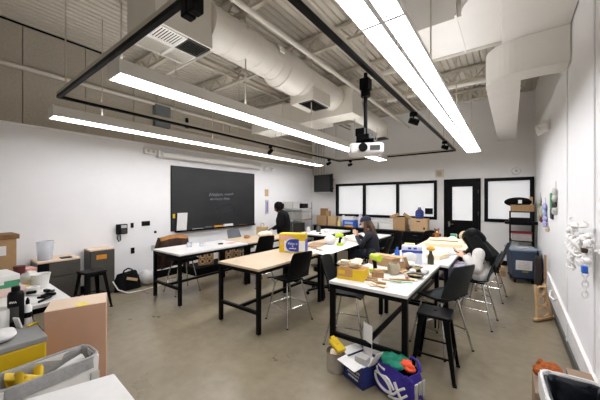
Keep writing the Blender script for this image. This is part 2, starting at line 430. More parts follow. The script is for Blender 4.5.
def grille(par, x0, x1, y0, y1, z, n, along='y', col=BLKM, barm=DUCTW, tilt=.6):
    MB().box(x0, x1, y0, y1, z-.004, z).build('grille_core', col, par)
    g = MB(); t = .02
    g.box(x0-t, x1+t, y0-t, y0, z-.015, z).box(x0-t, x1+t, y1, y1+t, z-.015, z).box(x0-t, x0, y0, y1, z-.015, z).box(x1, x1+t, y0, y1, z-.015, z)
    for k in range(n):
        u = (k+.5)/n
        if along == 'y': g.cbox((x0+(x1-x0)*u, (y0+y1)/2, z-.012), ((x1-x0)/n*.5, y1-y0, .003), ry=tilt)
        else: g.cbox(((x0+x1)/2, y0+(y1-y0)*u, z-.012), (x1-x0, (y1-y0)/n*.5, .003), rx=tilt)
    return g.build('grille', barm, par)
grille(du, -.12, .12, 1.45, 1.73, -.361, 9, 'x', barm=DUCTW, tilt=-.3)  # bar and core colours of these four carry the louvers' lit and dark tones
grille(du, -.12, .12, 1.77, 2.02, -.361, 12, 'x', barm=GREYM, tilt=.5)
grille(du, -.43, -.17, 1.77, 2.02, -.361, 12, 'x', barm=DUCTW, col=DUCT, tilt=.9)
grille(du, -.43, -.17, 1.45, 1.73, -.361, 10, 'x', barm=DUCTW, col=DUCT, tilt=.9)
MB().box(-.3, .22, 4.12, 4.72, -.37, -.03).build('saddle_box', DUCT, du, bevel=.005)
grille(du, -.1, .18, 4.16, 4.66, -.371, 10, 'x', barm=GREYM, tilt=.4)
MB().box(-.42, .46, 5.2, 5.66, -.38, .22).build('mixing_box', DUCT, du, bevel=.006)
MB().box(-2.45, -.42, 5.22, 5.95, -.38, .16).build('branch_duct', DUCT, du, bevel=.006)
MB().box(-2.46, -1.4, 5.2, 5.215, -.4, .18).build('branch_flange', DUCT, du)
MB().cyl((0, 5.66, -.02), (0, 8.0, -.02), .2, n=32).build('tail_pipe', DUCT, du, smooth=True)
MB().ball((0, 8.0, -.02), .2, 24, 16).cyl((0, 8.0, -.02), (0, 8.0, -.36), .2, n=32).build('elbow', DUCT, du, smooth=True)
grille(du, -.16, .16, 7.84, 8.16, -.361, 6, 'x', barm=GREYM)
for yy in (2.55, 3.95, 5.35, 6.75): 
    for sx in (-1, 1): MB().bar((sx*.24, yy, -.03), (sx*.24, yy, .18), .02, .006).build('hanger_strap', STEEL, du)
MB().cbox((.27, 3.2, .1), (.02, .1, .12), ry=-.3).build('test_port', WPL, du)

# rectangular ducts by the right wall
rd = T('rectangular_duct', 'big boxy white duct high along the right wall with an arm to the left', 'air duct', (0, 0, 3.62))
MB().box(-.06, XR-.01, 1.6, 4.4, 0, .55).build('duct_body', DUCTW, rd, bevel=.006)
o = MB()
pts = [(-.06, 3.0)]+[(-.06-.34*math.sin(a), 3.08+.34*(1-math.cos(a))) for a in [PI/2*k/8 for k in range(1, 9)]]+[(-1.15, 3.42), (-1.15, 4.24), (-.06, 4.24)]
o.prism(pts, .06, .54); o.build('duct_arm', DUCTW, rd)
MB().box(-.46, -.44, 3.35, 4.27, .05, .55).build('flange', DUCTW, rd)
re = T('rectangular_duct', 'curved white elbow duct leaving the right wall and turning to the back', 'air duct', (0, 0, 3.22))
p = [(XR-.01, 4.15), (.12, 4.15)]+[(.12-.36*math.sin(a), 4.51-.36*math.cos(a)) for a in [PI/2*k/10 for k in range(1, 11)]]
p += [(-.2, 8.75), (.16, 8.75), (.13, 4.46), (XR-.01, 4.46)]
MB().prism(p, 0, .398).build('duct_elbow', DUCTW, re)
for yy in (5.35, 6.75): MB().cyl((-.01, yy, .4), (-.01, yy, 1.0), .008, n=6).build('hanger_rod', STEEL, re)

def pipe(pts, r, label, name='water_pipe', m=DUCT, cat='pipe'):
    return tag(MB().tube(pts, r, 12).build(name, m, smooth=True), label, cat)
pipe([(-2.5, YN+.05, 4.0), (-2.5, YB-.05, 4.0)], .035, 'straight sprinkler pipe running beside the round duct on its right')
pipe([(XL+.1, YN+.05, 3.79), (XL+.1, 8.9, 3.79)], .035, 'pale pipe running along the grey panels of the chalkboard wall')
pipe([(-3.55, 2.75, 4.1), (-6.1, 2.75, 4.1)], .02, 'thin pipe crossing to the chalkboard wall left of the duct')
pipe([(-1.3, YN+.05, 4.12), (-1.3, YB-.05, 4.12)], .02, 'thin conduit high between the round duct and the light run', 'conduit', STEEL)
pipe([(-2.2, 4.9, 3.98), (.1, 4.9, 3.98)], .045, 'thick cross pipe high behind the projector pole')
pipe([(-2.2, 6.3, 3.98), (.2, 6.3, 3.98)], .045, 'thick cross pipe high nearest the back wall')
pipe([(XL+.07, 3.05, 3.75), (XL+.07, 3.05, 4.5)], .018, 'short conduit rising from the grey electrical box', 'conduit', STEEL)
pipe([(XL+.07, 3.3, 3.4), (XL+.07, 4.5, 3.4), (XL+.07, 4.72, 3.45), (XL+.07, 4.8, 3.6), (XL+.07, 4.8, 3.78)], .018, 'bent conduit from the grey electrical box along the panels', 'conduit', STEEL)
for k in range(5):
    pipe([(-6.1+.12*k, 9.1, 2.66), (-6.1+.12*k, 9.1, 4.5)], .013, 'thin vertical conduit %s above the television' % ['closest to the left corner', 'second from the left corner', 'third from the left corner', 'fourth from the left corner', 'farthest from the left corner'][k], 'conduit', STEEL)
t = T('electrical_box', 'grey electrical box on the panels above the chalkboard', 'electrical box', (XL+.03, 3.13, 3.55))
MB().box(0, .12, -.17, .17, -.23, .23).build('cabinet_body', mat('box_grey', '#5b605f', .5), t, bevel=.006)
MB().box(.12, .128, -.155, .155, -.215, .215).build('cover', mat('box_grey2', '#646a69', .5), t)
tag(MB().cbox((0, 0, 0), (.05, .06, .24)).build('junction_box', BLK, bevel=.005), 'narrow black box on the grey panels right of the electrical box', 'junction box', loc=(XL+.055, 3.75, 3.55))

# projector on pole
pj = T('projector', 'white projector hanging on a black pole from the lighting frame', 'projector', (-1.2, 2.77, 0))
MB().cyl((0, 0, 2.36), (0, 0, zs+.02), .02).build('pole', BLK, pj, smooth=True)
MB().cbox((0, 0, 2.93), (.1, .1, .12)).cyl((0, 0, 2.80), (0, 0, 2.88), .05).build('pole_clamp', BLK, pj, bevel=.006)
MB().cbox((0, 0, 2.37), (.14, .16, .05)).cbox((-.04, -.02, 2.43), (.1, .08, .08)).cyl((-.1, 0, 2.33), (.1, 0, 2.33), .03).build('mount', BLK, pj, bevel=.005)
MB().box(-.17, .17, -.13, .13, 2.19, 2.3).build('projector_body', WPL, pj, bevel=.025).rotation_euler.z = .5
MB().cyl((-.04, -.12, 2.245), (-.04, -.165, 2.245), .04, .045).build('lens', BLK, pj, smooth=True).rotation_euler.z = .5
MB().cbox((.08, -.131, 2.245), (.1, .004, .05)).build('vent', GREYM, pj).rotation_euler.z = .5

# wall fittings
tv = T('television', 'black wall television on a bracket in the far left corner', 'television', (-5.45, 8.72, 2.33), R(-6))
MB().box(-.38, .38, -.04, .05, -.31, .31).build('screen_body', BLKP, tv, bevel=.012)
MB().box(-.355, .355, -.044, -.04, -.285, .285).build('screen', mat('dark_screen', '#08090a', .25), tv)
MB().box(-.12, .12, .05, .43, -.1, .1).build('bracket', BLK, tv)
t = MB().box(.385, .43, -.03, .06, -.33, .33).build('side_speaker', BLKP, tv, bevel=.006)
for zz in (-.2, .12): MB().cyl((.43, 0, zz), (.5, 0, zz), .018).build('mount_pin', BLK, tv)
sc = T('projection_screen', 'rolled white projection screen mounted above the chalkboard', 'projection screen', (XL, 0, 2.72))
MB().cyl((.1, 3.12, 0), (.1, 6.15, 0), .075, n=24).build('roller_tube', WPL, sc, smooth=True)
for yy in (3.08, 6.16): MB().box(.0, .14, yy-.04, yy+.04, -.07, .09).build('end_bracket', WPL, sc, bevel=.008)
t = T('wall_speaker', 'off-white box speaker on the wall left of the rolled screen', 'speaker', (XL, 2.9, 2.76))
MB().box(0, .1, -.13, .13, -.06, .07).build('speaker_body', WPL, t, bevel=.015)
MB().cyl((.1, .05, 0), (.108, .05, 0), .035).cyl((.1, -.06, 0), (.108, -.06, 0), .03).build('speaker_cone', GPL, t)
t = T('emergency_light', 'white twin-head emergency light on the wall right of the rolled screen', 'emergency light', (XL, 6.6, 2.72))
MB().box(0, .08, -.1, .1, -.06, .06).build('battery_case', WPL, t, bevel=.01)
for s in (-1, 1): MB().cyl((.05, s*.13, .0), (.13, s*.15, -.03), .045, .06, 16).build('lamp_head', WPL, t, smooth=True)
t = T('emergency_light', 'white twin-head emergency light high on the right wall below the elbow duct', 'emergency light', (XR, 6.15, 2.92))
MB().box(-.1, 0, -.12, .12, -.06, .1).build('battery_case', WPL, t, bevel=.01)
for s in (-1, 1): MB().cyl((-.05, s*.12, 0), (-.16, s*.14, -.04), .05, .07, 16).build('lamp_head', WPL, t, smooth=True)
t = T('wall_speaker', 'square beige intercom speaker on the back wall left of the door', 'speaker', (-1.63, YB, 2.5))
MB().box(-.11, .11, -.06, 0, -.11, .11).build('speaker_body', mat('beige_plastic', '#cfc7b4', .5), t, bevel=.01)
MB().cyl((0, -.06, 0), (0, -.066, 0), .075).build('speaker_cone', mat('beige_cone', '#b4ab97', .6), t)
t = T('smoke_alarm', 'small round white alarm on the back wall above the right window', 'alarm', (.17, YB, 2.47))
MB().cyl((0, 0, 0), (0, -.05, 0), .1, .08, 24).build('alarm_body', WPL, t, smooth=True)
MB().cyl((0, -.05, 0), (0, -.06, 0), .035, n=16).build('sensor', GPL, t)
ph = T('wall_phone', 'black wall telephone with curled cord on the left wall', 'telephone', (XL, 2.36, 1.16))
MB().box(0, .05, -.1, .1, -.12, .08).build('phone_body', BLKP, ph, bevel=.01)
MB().box(.05, .09, -.1, -.045, -.12, .08).build('handset', BLKP, ph, bevel=.012)
MB().box(.05, .054, -.02, .08, .0, .06).build('display', GPL, ph)
MB().box(.05, .055, -.02, .08, -.1, -.02).build('keypad', GREYM, ph)
MB().tube([(.06, -.08, -.12), (.05, -.09, -.2), (.05, -.06, -.26), (.04, -.03, -.24), (.03, -.03, -.13)], .01, 8).build('curled_cord', BLKP, ph, smooth=True)
def plate(x, y, z, w, h, m, label, name='wall_plate', wall='L'):
    if wall == 'L': o = MB().box(0, .012, -w/2, w/2, -h/2, h/2)
    elif wall == 'R': o = MB().box(-.012, 0, -w/2, w/2, -h/2, h/2)
    else: o = MB().box(-w/2, w/2, -.012, 0, -h/2, h/2)
    return tag(o.build(name, m, bevel=.003), label, 'wall plate', loc=(x, y, z))
plate(XL, 2.56, 1.2, .055, .1, BLKP, 'small black wall plate just right of the telephone')
plate(XL, 2.83, 1.22, .17, .1, BLKP, 'wide black wall plate right of the telephone')
plate(XL, 2.57, .68, .07, .12, BLKP, 'black outlet low on the left wall above the bag')
plate(XL, 2.98, .68, .07, .11, GPL, 'pale outlet low on the left wall right of the bag')
plate(XL, 3.2, .72, .1, .11, BLKP, 'black outlet low on the left wall behind the white-topped table')
plate(XL, 3.03, 1.02, .05, .05, BLKP, 'tiny dark square plate on the left wall left of the chalkboard')
plate(XL, 2.06, .62, .09, .16, BLKP, 'black switch plate beside the tall grey cabinet')
plate(XL, 6.55, 1.95, .16, .22, CARDL, 'tan sheet pinned on the wall right of the chalkboard', 'pinned_card')
tag(MB().box(-.11, .11, -.008, 0, -.09, .09).build('window_sign', BLKP, bevel=.002), 'small black rectangular sign on the lower corner of the third window pane', 'sign', loc=(-1.93, YB+.018, 1.38))

# chalkboard
cb = T('chalkboard', 'large black chalkboard on the left wall with faint chalk writing', 'chalkboard', (XL, 0, 0))
y0, y1, z0, z1 = 3.39, 5.98, 1.0, 2.5
MB().box(0, .025, y0, y1, z0, z1).build('board_panel', SLATE, cb)
f = MB().box(0, .03, y0-.012, y0, z0, z1+.012).box(0, .03, y1, y1+.012, z0, z1+.012).box(0, .03, y0, y1, z1, z1+.012)
f.build('board_frame', BLK, cb)
MB().box(0, .1, y0+.08, y1-.02, z0-.03, z0).box(.09, .1, y0+.08, y1-.02, z0, z0+.012).build('chalk_tray', BLK, cb)
def chalk(yc, zc, w, h, n, seed):
    MB().tube([(.027, yc+u, zc+v) for u, v in scrawl(n, w, h, seed)], .008, 5).build('chalk_writing', CHALK, cb)
chalk(4.6, 1.86, .42, .1, 13, 3); chalk(5.03, 1.88, .3, .08, 9, 4)
chalk(4.47, 1.735, .1, .06, 4, 5); chalk(4.68, 1.745, .24, .07, 8, 6); chalk(4.95, 1.755, .2, .08, 7, 8)
random.seed(4)
MB().add([(.0262, 4.95+.34*math.cos(a)*random.uniform(.75, 1.1), 1.48+.17*math.sin(a)*random.uniform(.75, 1.1)) for a in [2*PI*i/18 for i in range(18)]], [tuple(range(18))]).build('chalk_smear', CHALKS, cb, thick=.0005)
tag(MB().cbox((0, 0, 0), (.004, .25, .42), ry=.1).build('paper_sheet', PAPER), 'white sheet of paper leaning on the chalk tray at the board\'s left end', 'paper', loc=(XL+.07, 3.62, 1.21), rz=0)
def trayitem(name, y, d, m, label, cat):
    tag(MB().cbox((0, 0, d[2]/2), d).build(name, m, bevel=.005), label, cat, loc=(XL+.055, y, 1.001))
trayitem('chalk_stick', 4.05, (.03, .3, .02), GPL, 'pale stick of chalk on the tray next to the paper sheet', 'chalk')
trayitem('board_eraser', 4.35, (.05, .2, .045), GRYL, 'grey eraser on the chalk tray left of the orange one', 'eraser')
trayitem('board_eraser', 4.66, (.055, .26, .05), mat('orange_felt', '#cf8a2c', .8), 'orange eraser on the middle of the chalk tray', 'eraser')
trayitem('folded_cloth', 4.98, (.055, .3, .07), PAPER, 'white folded cloth on the chalk tray right of the orange eraser', 'cloth')
trayitem('ruler', 5.5, (.03, .3, .015), WOODD, 'thin wooden stick on the right end of the chalk tray', 'ruler')
tag(MB().cbox((0, 0, 0), (.01, .05, .1)).build('sticky_note', YEL), 'small yellow note stuck on the left edge of the chalkboard', 'note', loc=(XL+.036, 3.44, 1.35))

# ------------------------------------------------------------------ tables
TZ = .85
def table(x0, x1, y0, y1, top, label, legs=True, name='work_table'):
    t = T(name, label, 'table', ((x0+x1)/2, (y0+y1)/2, 0), 0, 'high black-framed work tables')
    w, l = (x1-x0)/2, (y1-y0)/2
    MB().box(-w, w, -l, l, TZ-.03, TZ).build('tabletop', top, t, bevel=.003)
    i = .03
    for sx in (-1, 1):
        for sy in (-1, 1):
            g = MB().box(sx*(w-i)-.025, sx*(w-i)+.025, sy*(l-i)-.025, sy*(l-i)+.025, .02, TZ-.03).build('leg', BLK, t, bevel=.003)
            MB().cyl((sx*(w-i), sy*(l-i), 0), (sx*(w-i), sy*(l-i), .02), .02, n=12).build('foot', ZINC, g)
    f = MB()
    for sy in (-1, 1): f.box(-w+i, w-i, sy*(l-i)-.02, sy*(l-i)+.02, TZ-.075, TZ-.031)
    for sx in (-1, 1): f.box(sx*(w-i)-.02, sx*(w-i)+.02, -l+i, l-i, TZ-.075, TZ-.031)
    f.build('apron', BLK, t)
    for sy in (-1, 1): MB().box(-w+i+.02, w-i-.02, sy*(l-i)-.02, sy*(l-i)+.02, .265, .305).build('end_rail', BLK, t)
    MB().box(-.02, .02, -l+i, l-i, .266, .304).build('long_rail', BLK, t)
    return t
table(-3.31, -2.5, 2.5, 3.98, WOOD, 'wood-topped work table in the middle, nearest the camera of its row')
table(-3.3, -2.49, 4.0, 5.5, WOOD, 'wood-topped work table behind the middle one, half under a white sheet')
table(-3.15, -2.35, 5.52, 7.0, WTOP, 'white-topped work table far along the middle row in front of the person in a cap')
table(-5.06, -4.2, 2.43, 3.9, WTOP, 'white-topped work table below the chalkboard with a jacket on its chair')
table(-5.06, -4.2, 3.92, 5.42, WOOD, 'wood-topped work table below the right end of the chalkboard')
table(-4.45, -3.62, 5.85, 7.3, WTOP, 'white work table beyond the standing person in black')
table(-1.55, -.73, 2.61, 4.1, WTOP, 'white-topped work table covered in clutter, nearest on the right')
table(-1.5, -.63, 4.13, 5.65, WTOP, 'white-topped work table in front of the seated person in cream')
table(-1.42, -.6, 5.68, 7.1, CREAM, 'cream-topped work table farthest on the right near the door')

# ------------------------------------------------------------------ chairs
def chair(name, label, loc, rz, m, group='plastic shell chairs with chrome legs'):
    t = T(name, label, 'chair', loc, rz, group)
    SZ = .62
    def seat(u, v):                       # u across, v front(1) to rear(0)
        x = (u-.5)*2; w = .215+.02*v
        y = -.17+.4*v
        z = SZ-.018*(1-abs(x))*math.sin(PI*min(1, v*1.05)) - (.03*(v-.82)/.18 if v > .82 else 0) + (.02*(1-v/.15) if v < .15 else 0)
        return (x*w, y, z+.012*x*x)
    MB().grid(seat, 9, 11).build('seat', m, t, True, thick=.014)
    def back(u, v):
        x = (u-.5)*2
        w = .215 - .03*v if v < .9 else .188-.02*(v-.9)/.1
        y = -.175 - .03*math.sin(v*PI/2) - .11*v + .035*x*x*min(1, v*2+.3)
        z = SZ+.02+.375*v + (.012*x*x if v < .3 else -.012*x*x*(v-.3))
        return (x*w, y, z)
    MB().grid(back, 9, 11).build('backrest', m, t, True, thick=.014)
    for sx in (-1, 1):
        for sy in (-1, 1):
            top = (sx*.13, .03+sy*.12, SZ-.03); bot = (sx*.235, .02+sy*.235, .006)
            g = MB().cyl(top, bot, .011, n=10).build('leg', CHR, t, True)
            MB().cyl((bot[0], bot[1], 0), (bot[0], bot[1], .014), .014, n=10).build('foot', BLKP, g)
    k = .62; pf = [(sx*(.13+.105*k), .03-.01*k+sy*(.12+.115*k), (SZ-.03)*(1-k)+.006*k) for sx, sy in ((-1, -1), (1, -1), (1, 1), (-1, 1))]
    mb = MB()
    for a, b in zip(pf, pf[1:]+pf[:1]): mb.cyl(a, b, .008, n=8)
    mb.build('footrest', CHR, t, True)
    MB().box(-.15, .15, -.12, .18, SZ-.045, SZ-.028).build('seat_frame', BLKP, t, bevel=.004)
    return t
G = 'plastic shell chairs with chrome legs'
c0 = chair('bar_chair', 'black shell chair at the right side of the middle wood table', (-2.52, 3.15, 0), R(80), BLKP)
dup(c0, 'black shell chair right of the wood table below the chalkboard', (-4.1, 4.12, 0), R(78), G)
dup(c0, 'black shell chair tucked under the cluttered table behind the packages on the floor', (-1.6, 3.12, 0), R(-78), G)
dup(c0, 'black shell chair holding the brown jacket at the white table below the chalkboard', (-4.98, 2.93, 0), R(-94), G)
dup(c0, 'black shell chair pulled up to the far white table beside the back counter', (-2.2, 6.35, 0), R(75), G)
dup(c0, 'black shell chair carrying the person in the navy cap', (-2.06, 5.3, 0), R(92), G)
dup(c0, 'black shell chair in the dark behind the white and blue packet, near the counter', (-1.68, 7.15, 0), R(60), G)
g0 = chair('bar_chair', 'charcoal shell chair turned beside the black metal stool', (-.62, 3.62, 0), R(62), GRYP)
dup(g0, 'charcoal shell chair carrying the seated person in cream', (-.36, 4.68, 0), R(84), G)
dup(g0, 'charcoal shell chair behind the seated person in cream, nearest the navy bin', (-.26, 5.98, 0), R(84), G)
chair('bar_chair', 'slate grey shell chair between the wood table and the chalkboard', (-5.1, 4.5, 0), R(-90), GRYL)

def stool(label, loc, rz):
    t = T('metal_stool', label, 'stool', loc, rz, 'black backless metal stools'); z = .605
    MB().box(-.155, .155, -.155, .155, z-.04, z).build('seat', BLK, t, bevel=.02)
    MB().cyl((0, 0, z), (0, 0, z+.001), .02, n=16).build('seat_hole', BLKM, t)
    for sx in (-1, 1):
        for sy in (-1, 1):
            a = Vector((sx*.135, sy*.135, z-.03)); b = Vector((sx*.2, sy*.2, 0.012)); mb = MB()
            for e, s in ((a, 0.05), (b, .03)): pass
            vs = []
            for e, s in ((a, .055), (b, .032)):
                vs += [e, e-Vector((sx*s, 0, 0)), e-Vector((sx*s, sy*.006, 0)), e-Vector((sx*.006, sy*.006, 0)), e-Vector((sx*.006, sy*s, 0)), e-Vector((0, sy*s, 0))]
            mb.add(vs, [(0, 1, 2, 3, 4, 5), (11, 10, 9, 8, 7, 6)]+[(i, (i+1) % 6, (i+1) % 6+6, i+6) for i in range(6)])
            g = mb.build('leg', BLK, t)
            MB().cbox((b.x-sx*.012, b.y-sy*.012, .008), (.035, .035, .016)).build('foot', BLKP, g)
    k = .62; q = .135+.065*k-.008
    zz = (z-.03)*(1-k)
    for p0, p1 in (((-q, -q), (q, -q)), ((q, -q), (q, q)), ((q, q), (-q, q)), ((-q, q), (-q, -q))): MB().bar((p0[0], p0[1], zz), (p1[0], p1[1], zz), .02, .012).build('cross_bar', BLK, t)
    m = MB()
    for sx in (-1, 1): m.bar((sx*.14, -.13, z-.05), (sx*.14, .13, z-.05), .004, .05).bar((-.13, sx*.14, z-.05), (.13, sx*.14, z-.05), .05, .004, up=(1, 0, 0))
    m.build('skirt', BLK, t)
    return t
s0 = stool('black metal stool at the corner of the cluttered table on the right', (-.59, 3.09, 0), R(3))
dup(s0, 'black metal stool in front of the tall grey cabinet by the left wall', (-5.3, 1.6, 0), R(8), 'black backless metal stools')

# rolling stool under the second middle table
t = T('rolling_stool', 'low black rolling stool under the middle tables, on caster wheels', 'stool', (-2.75, 4.42, 0), .3)
MB().cyl((0, 0, .42), (0, 0, .5), .18, n=28).build('seat', BLKP, t, True)
MB().cyl((0, 0, .1), (0, 0, .42), .025).build('gas_lift', BLK, t, True)
for k in range(5):
    a = 2*PI*k/5; e = (.3*math.cos(a), .3*math.sin(a), .075)
    g = MB().bar((0, 0, .12), e, .045, .03).build('base_arm', BLKP, t)
    MB().cyl((e[0]-.02*math.sin(a), e[1]+.02*math.cos(a), .03), (e[0]+.02*math.sin(a), e[1]-.02*math.cos(a), .03), .03, n=14).build('caster', BLKP, g)

# jacket on the chair
t = T('jacket', 'tan and dark brown jacket hung over the chair below the chalkboard', 'jacket', (-5.2, 2.9, 0), R(-94))
def jk(u, v):
    x = (u-.5)*2; 
    a = v*2-1
    off = .04*math.sin(u*9)+.02*math.sin(u*21+v*5)
    y = -.035*math.copysign(min(1, abs(a)*6), a) + (.06*max(0, abs(a)-.4)*(1 if a < 0 else .25)) + off*.4
    z = 1.03 - .03*x*x - (.6 if a < 0 else .36)*max(0, abs(a)-.05)
    return (x*(.26+.02*abs(a)), y, z)
MB().grid(jk, 17, 21).build('jacket_body', BRNC, t, True, thick=.012)
MB().grid(lambda u, v: Vector(jk(u, .42+.16*v))+Vector((0, 0, .016)), 17, 9).build('collar', TANC, t, True, thick=.02)
MB().tube([(.24, -.03, 1.0), (.28, -.06, .8), (.27, -.07, .55), (.25, -.06, .42)], [.05, .06, .055, .045], 12).build('sleeve', BRNC, t, True)
MB().tube([(-.24, -.03, 1.0), (-.28, -.06, .8), (-.26, -.07, .5), (-.26, -.06, .38)], [.05, .06, .055, .045], 12).build('sleeve', BRNC, t, True)

# ------------------------------------------------------------------ generic small things
def cbx(name, label, cat, loc, d, rz, m, tape=None, flaps=None, bevel=.004, group=None):
    t = T(name, label, cat, loc, rz, group)
    MB().box(-d[0]/2, d[0]/2, -d[1]/2, d[1]/2, 0, d[2]).build('box_body', m, t, bevel=bevel)
    if tape: MB().box(-d[0]/2-.001, d[0]/2+.001, -.025, .025, d[2]*.55, d[2]+.001).build('tape', tape, t)
    if flaps:
        for sx, tilt in flaps: MB().cbox((sx*(d[0]/2+.035), 0, d[2]+.03), (.09, d[1], .006), ry=-sx*tilt).build('flap', m, t)
    return t
def obox(name, label, cat, loc, d, rz, m, flaps=((1, .9), (-1, .9)), inner=None, depth=.04, fm=None):
    """open-topped carton"""
    t = T(name, label, cat, loc, rz); w, l, h = d[0]/2, d[1]/2, d[2]; k = .006
    MB().box(-w, w, -l, l, 0, k).box(-w, -w+k, -l, l, k, h).box(w-k, w, -l, l, k, h).box(-w+k, w-k, -l, -l+k, k, h).box(-w+k, w-k, l-k, l, k, h).build('box_body', m, t)
    for sx, tl in flaps:
        a = Vector((sx*(w-.002), 0, h)); L = d[0]*.26
        q = a+Vector((sx*math.cos(tl)*L, 0, math.sin(tl)*L))
        MB().bar(a, q, .004, d[1]*.96, up=(math.sin(tl), 0, -sx*math.cos(tl))).build('flap', fm or m, t)
    return t
def lath(name, label, cat, loc, prof, m, n=24, rz=0, group=None, smooth=True):
    return tag(MB().lathe(prof, n).build(name, m, smooth=smooth), label, cat, group, loc, rz)
def slab(name, label, cat, loc, d, rz, m, group=None, bevel=.002, tilt=0):
    o = tag(MB().box(-d[0]/2, d[0]/2, -d[1]/2, d[1]/2, 0, d[2]).build(name, m, bevel=bevel), label, cat, group, loc, rz)
    if tilt: o.rotation_euler.x = tilt
    return o
def lump(name, label, cat, loc, r, sc, m, seed, jit=.12, group=None, sub=1):
    random.seed(seed)
    mb = MB().ball((0, 0, r*sc[2]*.93), r, 12, 8, sc, jit)
    mb.v = [(x, y, max(0, z)) for x, y, z in mb.v]
    return tag(mb.build(name, m, smooth=True, sub=sub), label, cat, group, loc, 0)
def sheet(name, label, cat, poly, z, m, thick=.004, group=None):
    cx_ = sum(p[0] for p in poly)/len(poly); cy_ = sum(p[1] for p in poly)/len(poly)
    return tag(MB().prism([(a-cx_, b-cy_) for a, b in poly], 0, thick).build(name, m), label, cat, group, (cx_, cy_, z))
def drill(label, loc, rz):
    t = T('cordless_drill', label, 'drill', loc, rz)
    MB().box(-.06, .06, -.04, .04, 0, .05).build('battery', LIME, t, bevel=.008)
    MB().cyl((-.01, 0, .05), (.01, 0, .16), .024, .022, 14).build('grip', BLKP, t, True)
    MB().cyl((-.09, 0, .19), (.06, 0, .19), .042, .036, 18).build('motor_body', LIME, t, True, bevel=.004)
    MB().cyl((.06, 0, .19), (.11, 0, .19), .024, .014, 14).build('chuck', BLKP, t, True)
    MB().box(.024, .04, -.008, .008, .12, .15).build('trigger', BLKP, t)
    return t

# ---- things on the middle tables
bx = T('cleaning_pack', 'yellow and white pack with a round blue emblem on the middle table', 'pack', (-2.9, 3.72, TZ+.001), R(24))
bx.scale = (1.3, 1.3, 1.3)
MB().box(-.17, .17, -.08, .08, 0, .24).build('pack_body', YEL, bx, bevel=.006)
MB().box(-.10, .171, -.083, -.08, .02, .15).box(-.1, .171, .08, .083, .02, .15).build('pale_panel', PAPER, bx)
MB().box(-.155, .02, -.082, -.08, .165, .215).box(-.155, -.1, -.082, -.08, .11, .135).build('pink_print', PINK, bx)
MB().cyl((-.0, -.08, .095), (-.0, -.0855, .095), .088, n=32).build('white_ring', PAPER, bx)
MB().cyl((-.0, -.0855, .095), (-.0, -.088, .095), .078, n=32).box(0, .09, -.088, -.084, .017, .173).build('blue_emblem', BLUE, bx)
Mx = Matrix.Translation((0.01, -.0885, .115)) @ Matrix.Rotation(PI/2, 4, 'X')
lettering('Make it', .042, PAPER, bx, Mx); lettering('&', .032, PAPER, bx, Matrix.Translation((0.01, -.0885, .083)) @ Matrix.Rotation(PI/2, 4, 'X'))
MB().tube([(.01+u, -.0885, .055+v*.5) for u, v in scrawl(9, .09, .035, 11)], .004, 5).build('lettering', PAPER, bx)
MB().box(.1, .165, -.0875, -.084, .03, .15).build('white_label', PAPER, bx)
MB().box(.171, .174, -.08, .08, .01, .17).build('blue_end', BLUE, bx)
slab('wood_board', 'flat brown board lying right of the yellow pack', 'board', (-2.95, 4.5, TZ+.001), (.3, .5, .018), R(15), WOODD)
sheet('paper_sheet', 'large white sheet hanging over the right edge of the middle tables', 'paper', [(-2.75, 3.95), (-2.27, 3.72), (-2.33, 5.25), (-2.95, 5.3)], TZ+.002, PAPER, .005)
slab('wood_strip', 'dark wooden strip in front of the white lump on the middle table', 'wood strip', (-2.7, 4.12, TZ+.008), (.06, .34, .012), R(62), WOODD)
lump('plaster_lump', 'white plaster lump on the middle table beside the drill', 'plaster', (-2.78, 4.72, TZ+.008), .13, (1, .8, .75), PAPER, 4)
drill('yellow-green drill standing beside the white lump on the middle table', (-2.56, 4.72, TZ+.008), R(40))
lath('white_cup', 'white cup behind the drill on the middle table', 'cup', (-2.62, 5.0, TZ+.008), [(.04, 0), (.05, .12), (.046, .12), (.037, .01)], WPL)
slab('pale_board', 'beige board overhanging behind the drill and lump', 'board', (-3.0, 5.85, TZ+.002), (.3, .4, .03), R(30), CREAM)
sheet('paper_sheet', 'white sheet with a dark hole draped on the table beyond the standing person', 'paper', [(-4.4, 5.87), (-3.56, 5.78), (-3.6, 6.5), (-4.4, 6.6)], TZ+.002, PAPER, .006)
lath('tape_roll', 'small dark roll on the white sheet beyond the standing person', 'roll', (-3.82, 6.0, TZ+.009), [(.035, 0), (.035, .025), (.02, .025), (.02, 0.002)], GREYM)
lump('crumpled_paper', 'crumpled white paper on the far white table', 'paper', (-3.85, 6.35, TZ+.009), .07, (1.2, 1, .7), PAPER, 8)
lath('grey_jar', 'grey jar on the table just right of the person in black', 'jar', (-4.25, 6.1, TZ+.009), [(.05, 0), (.055, .1), (.04, .13), (.04, .15)], GPL)
lath('dark_jar', 'dark jar behind the yellow pack near the person in black', 'jar', (-4.1, 6.35, TZ+.009), [(.06, 0), (.06, .13), (.04, .16), (.04, .18)], GREYM)

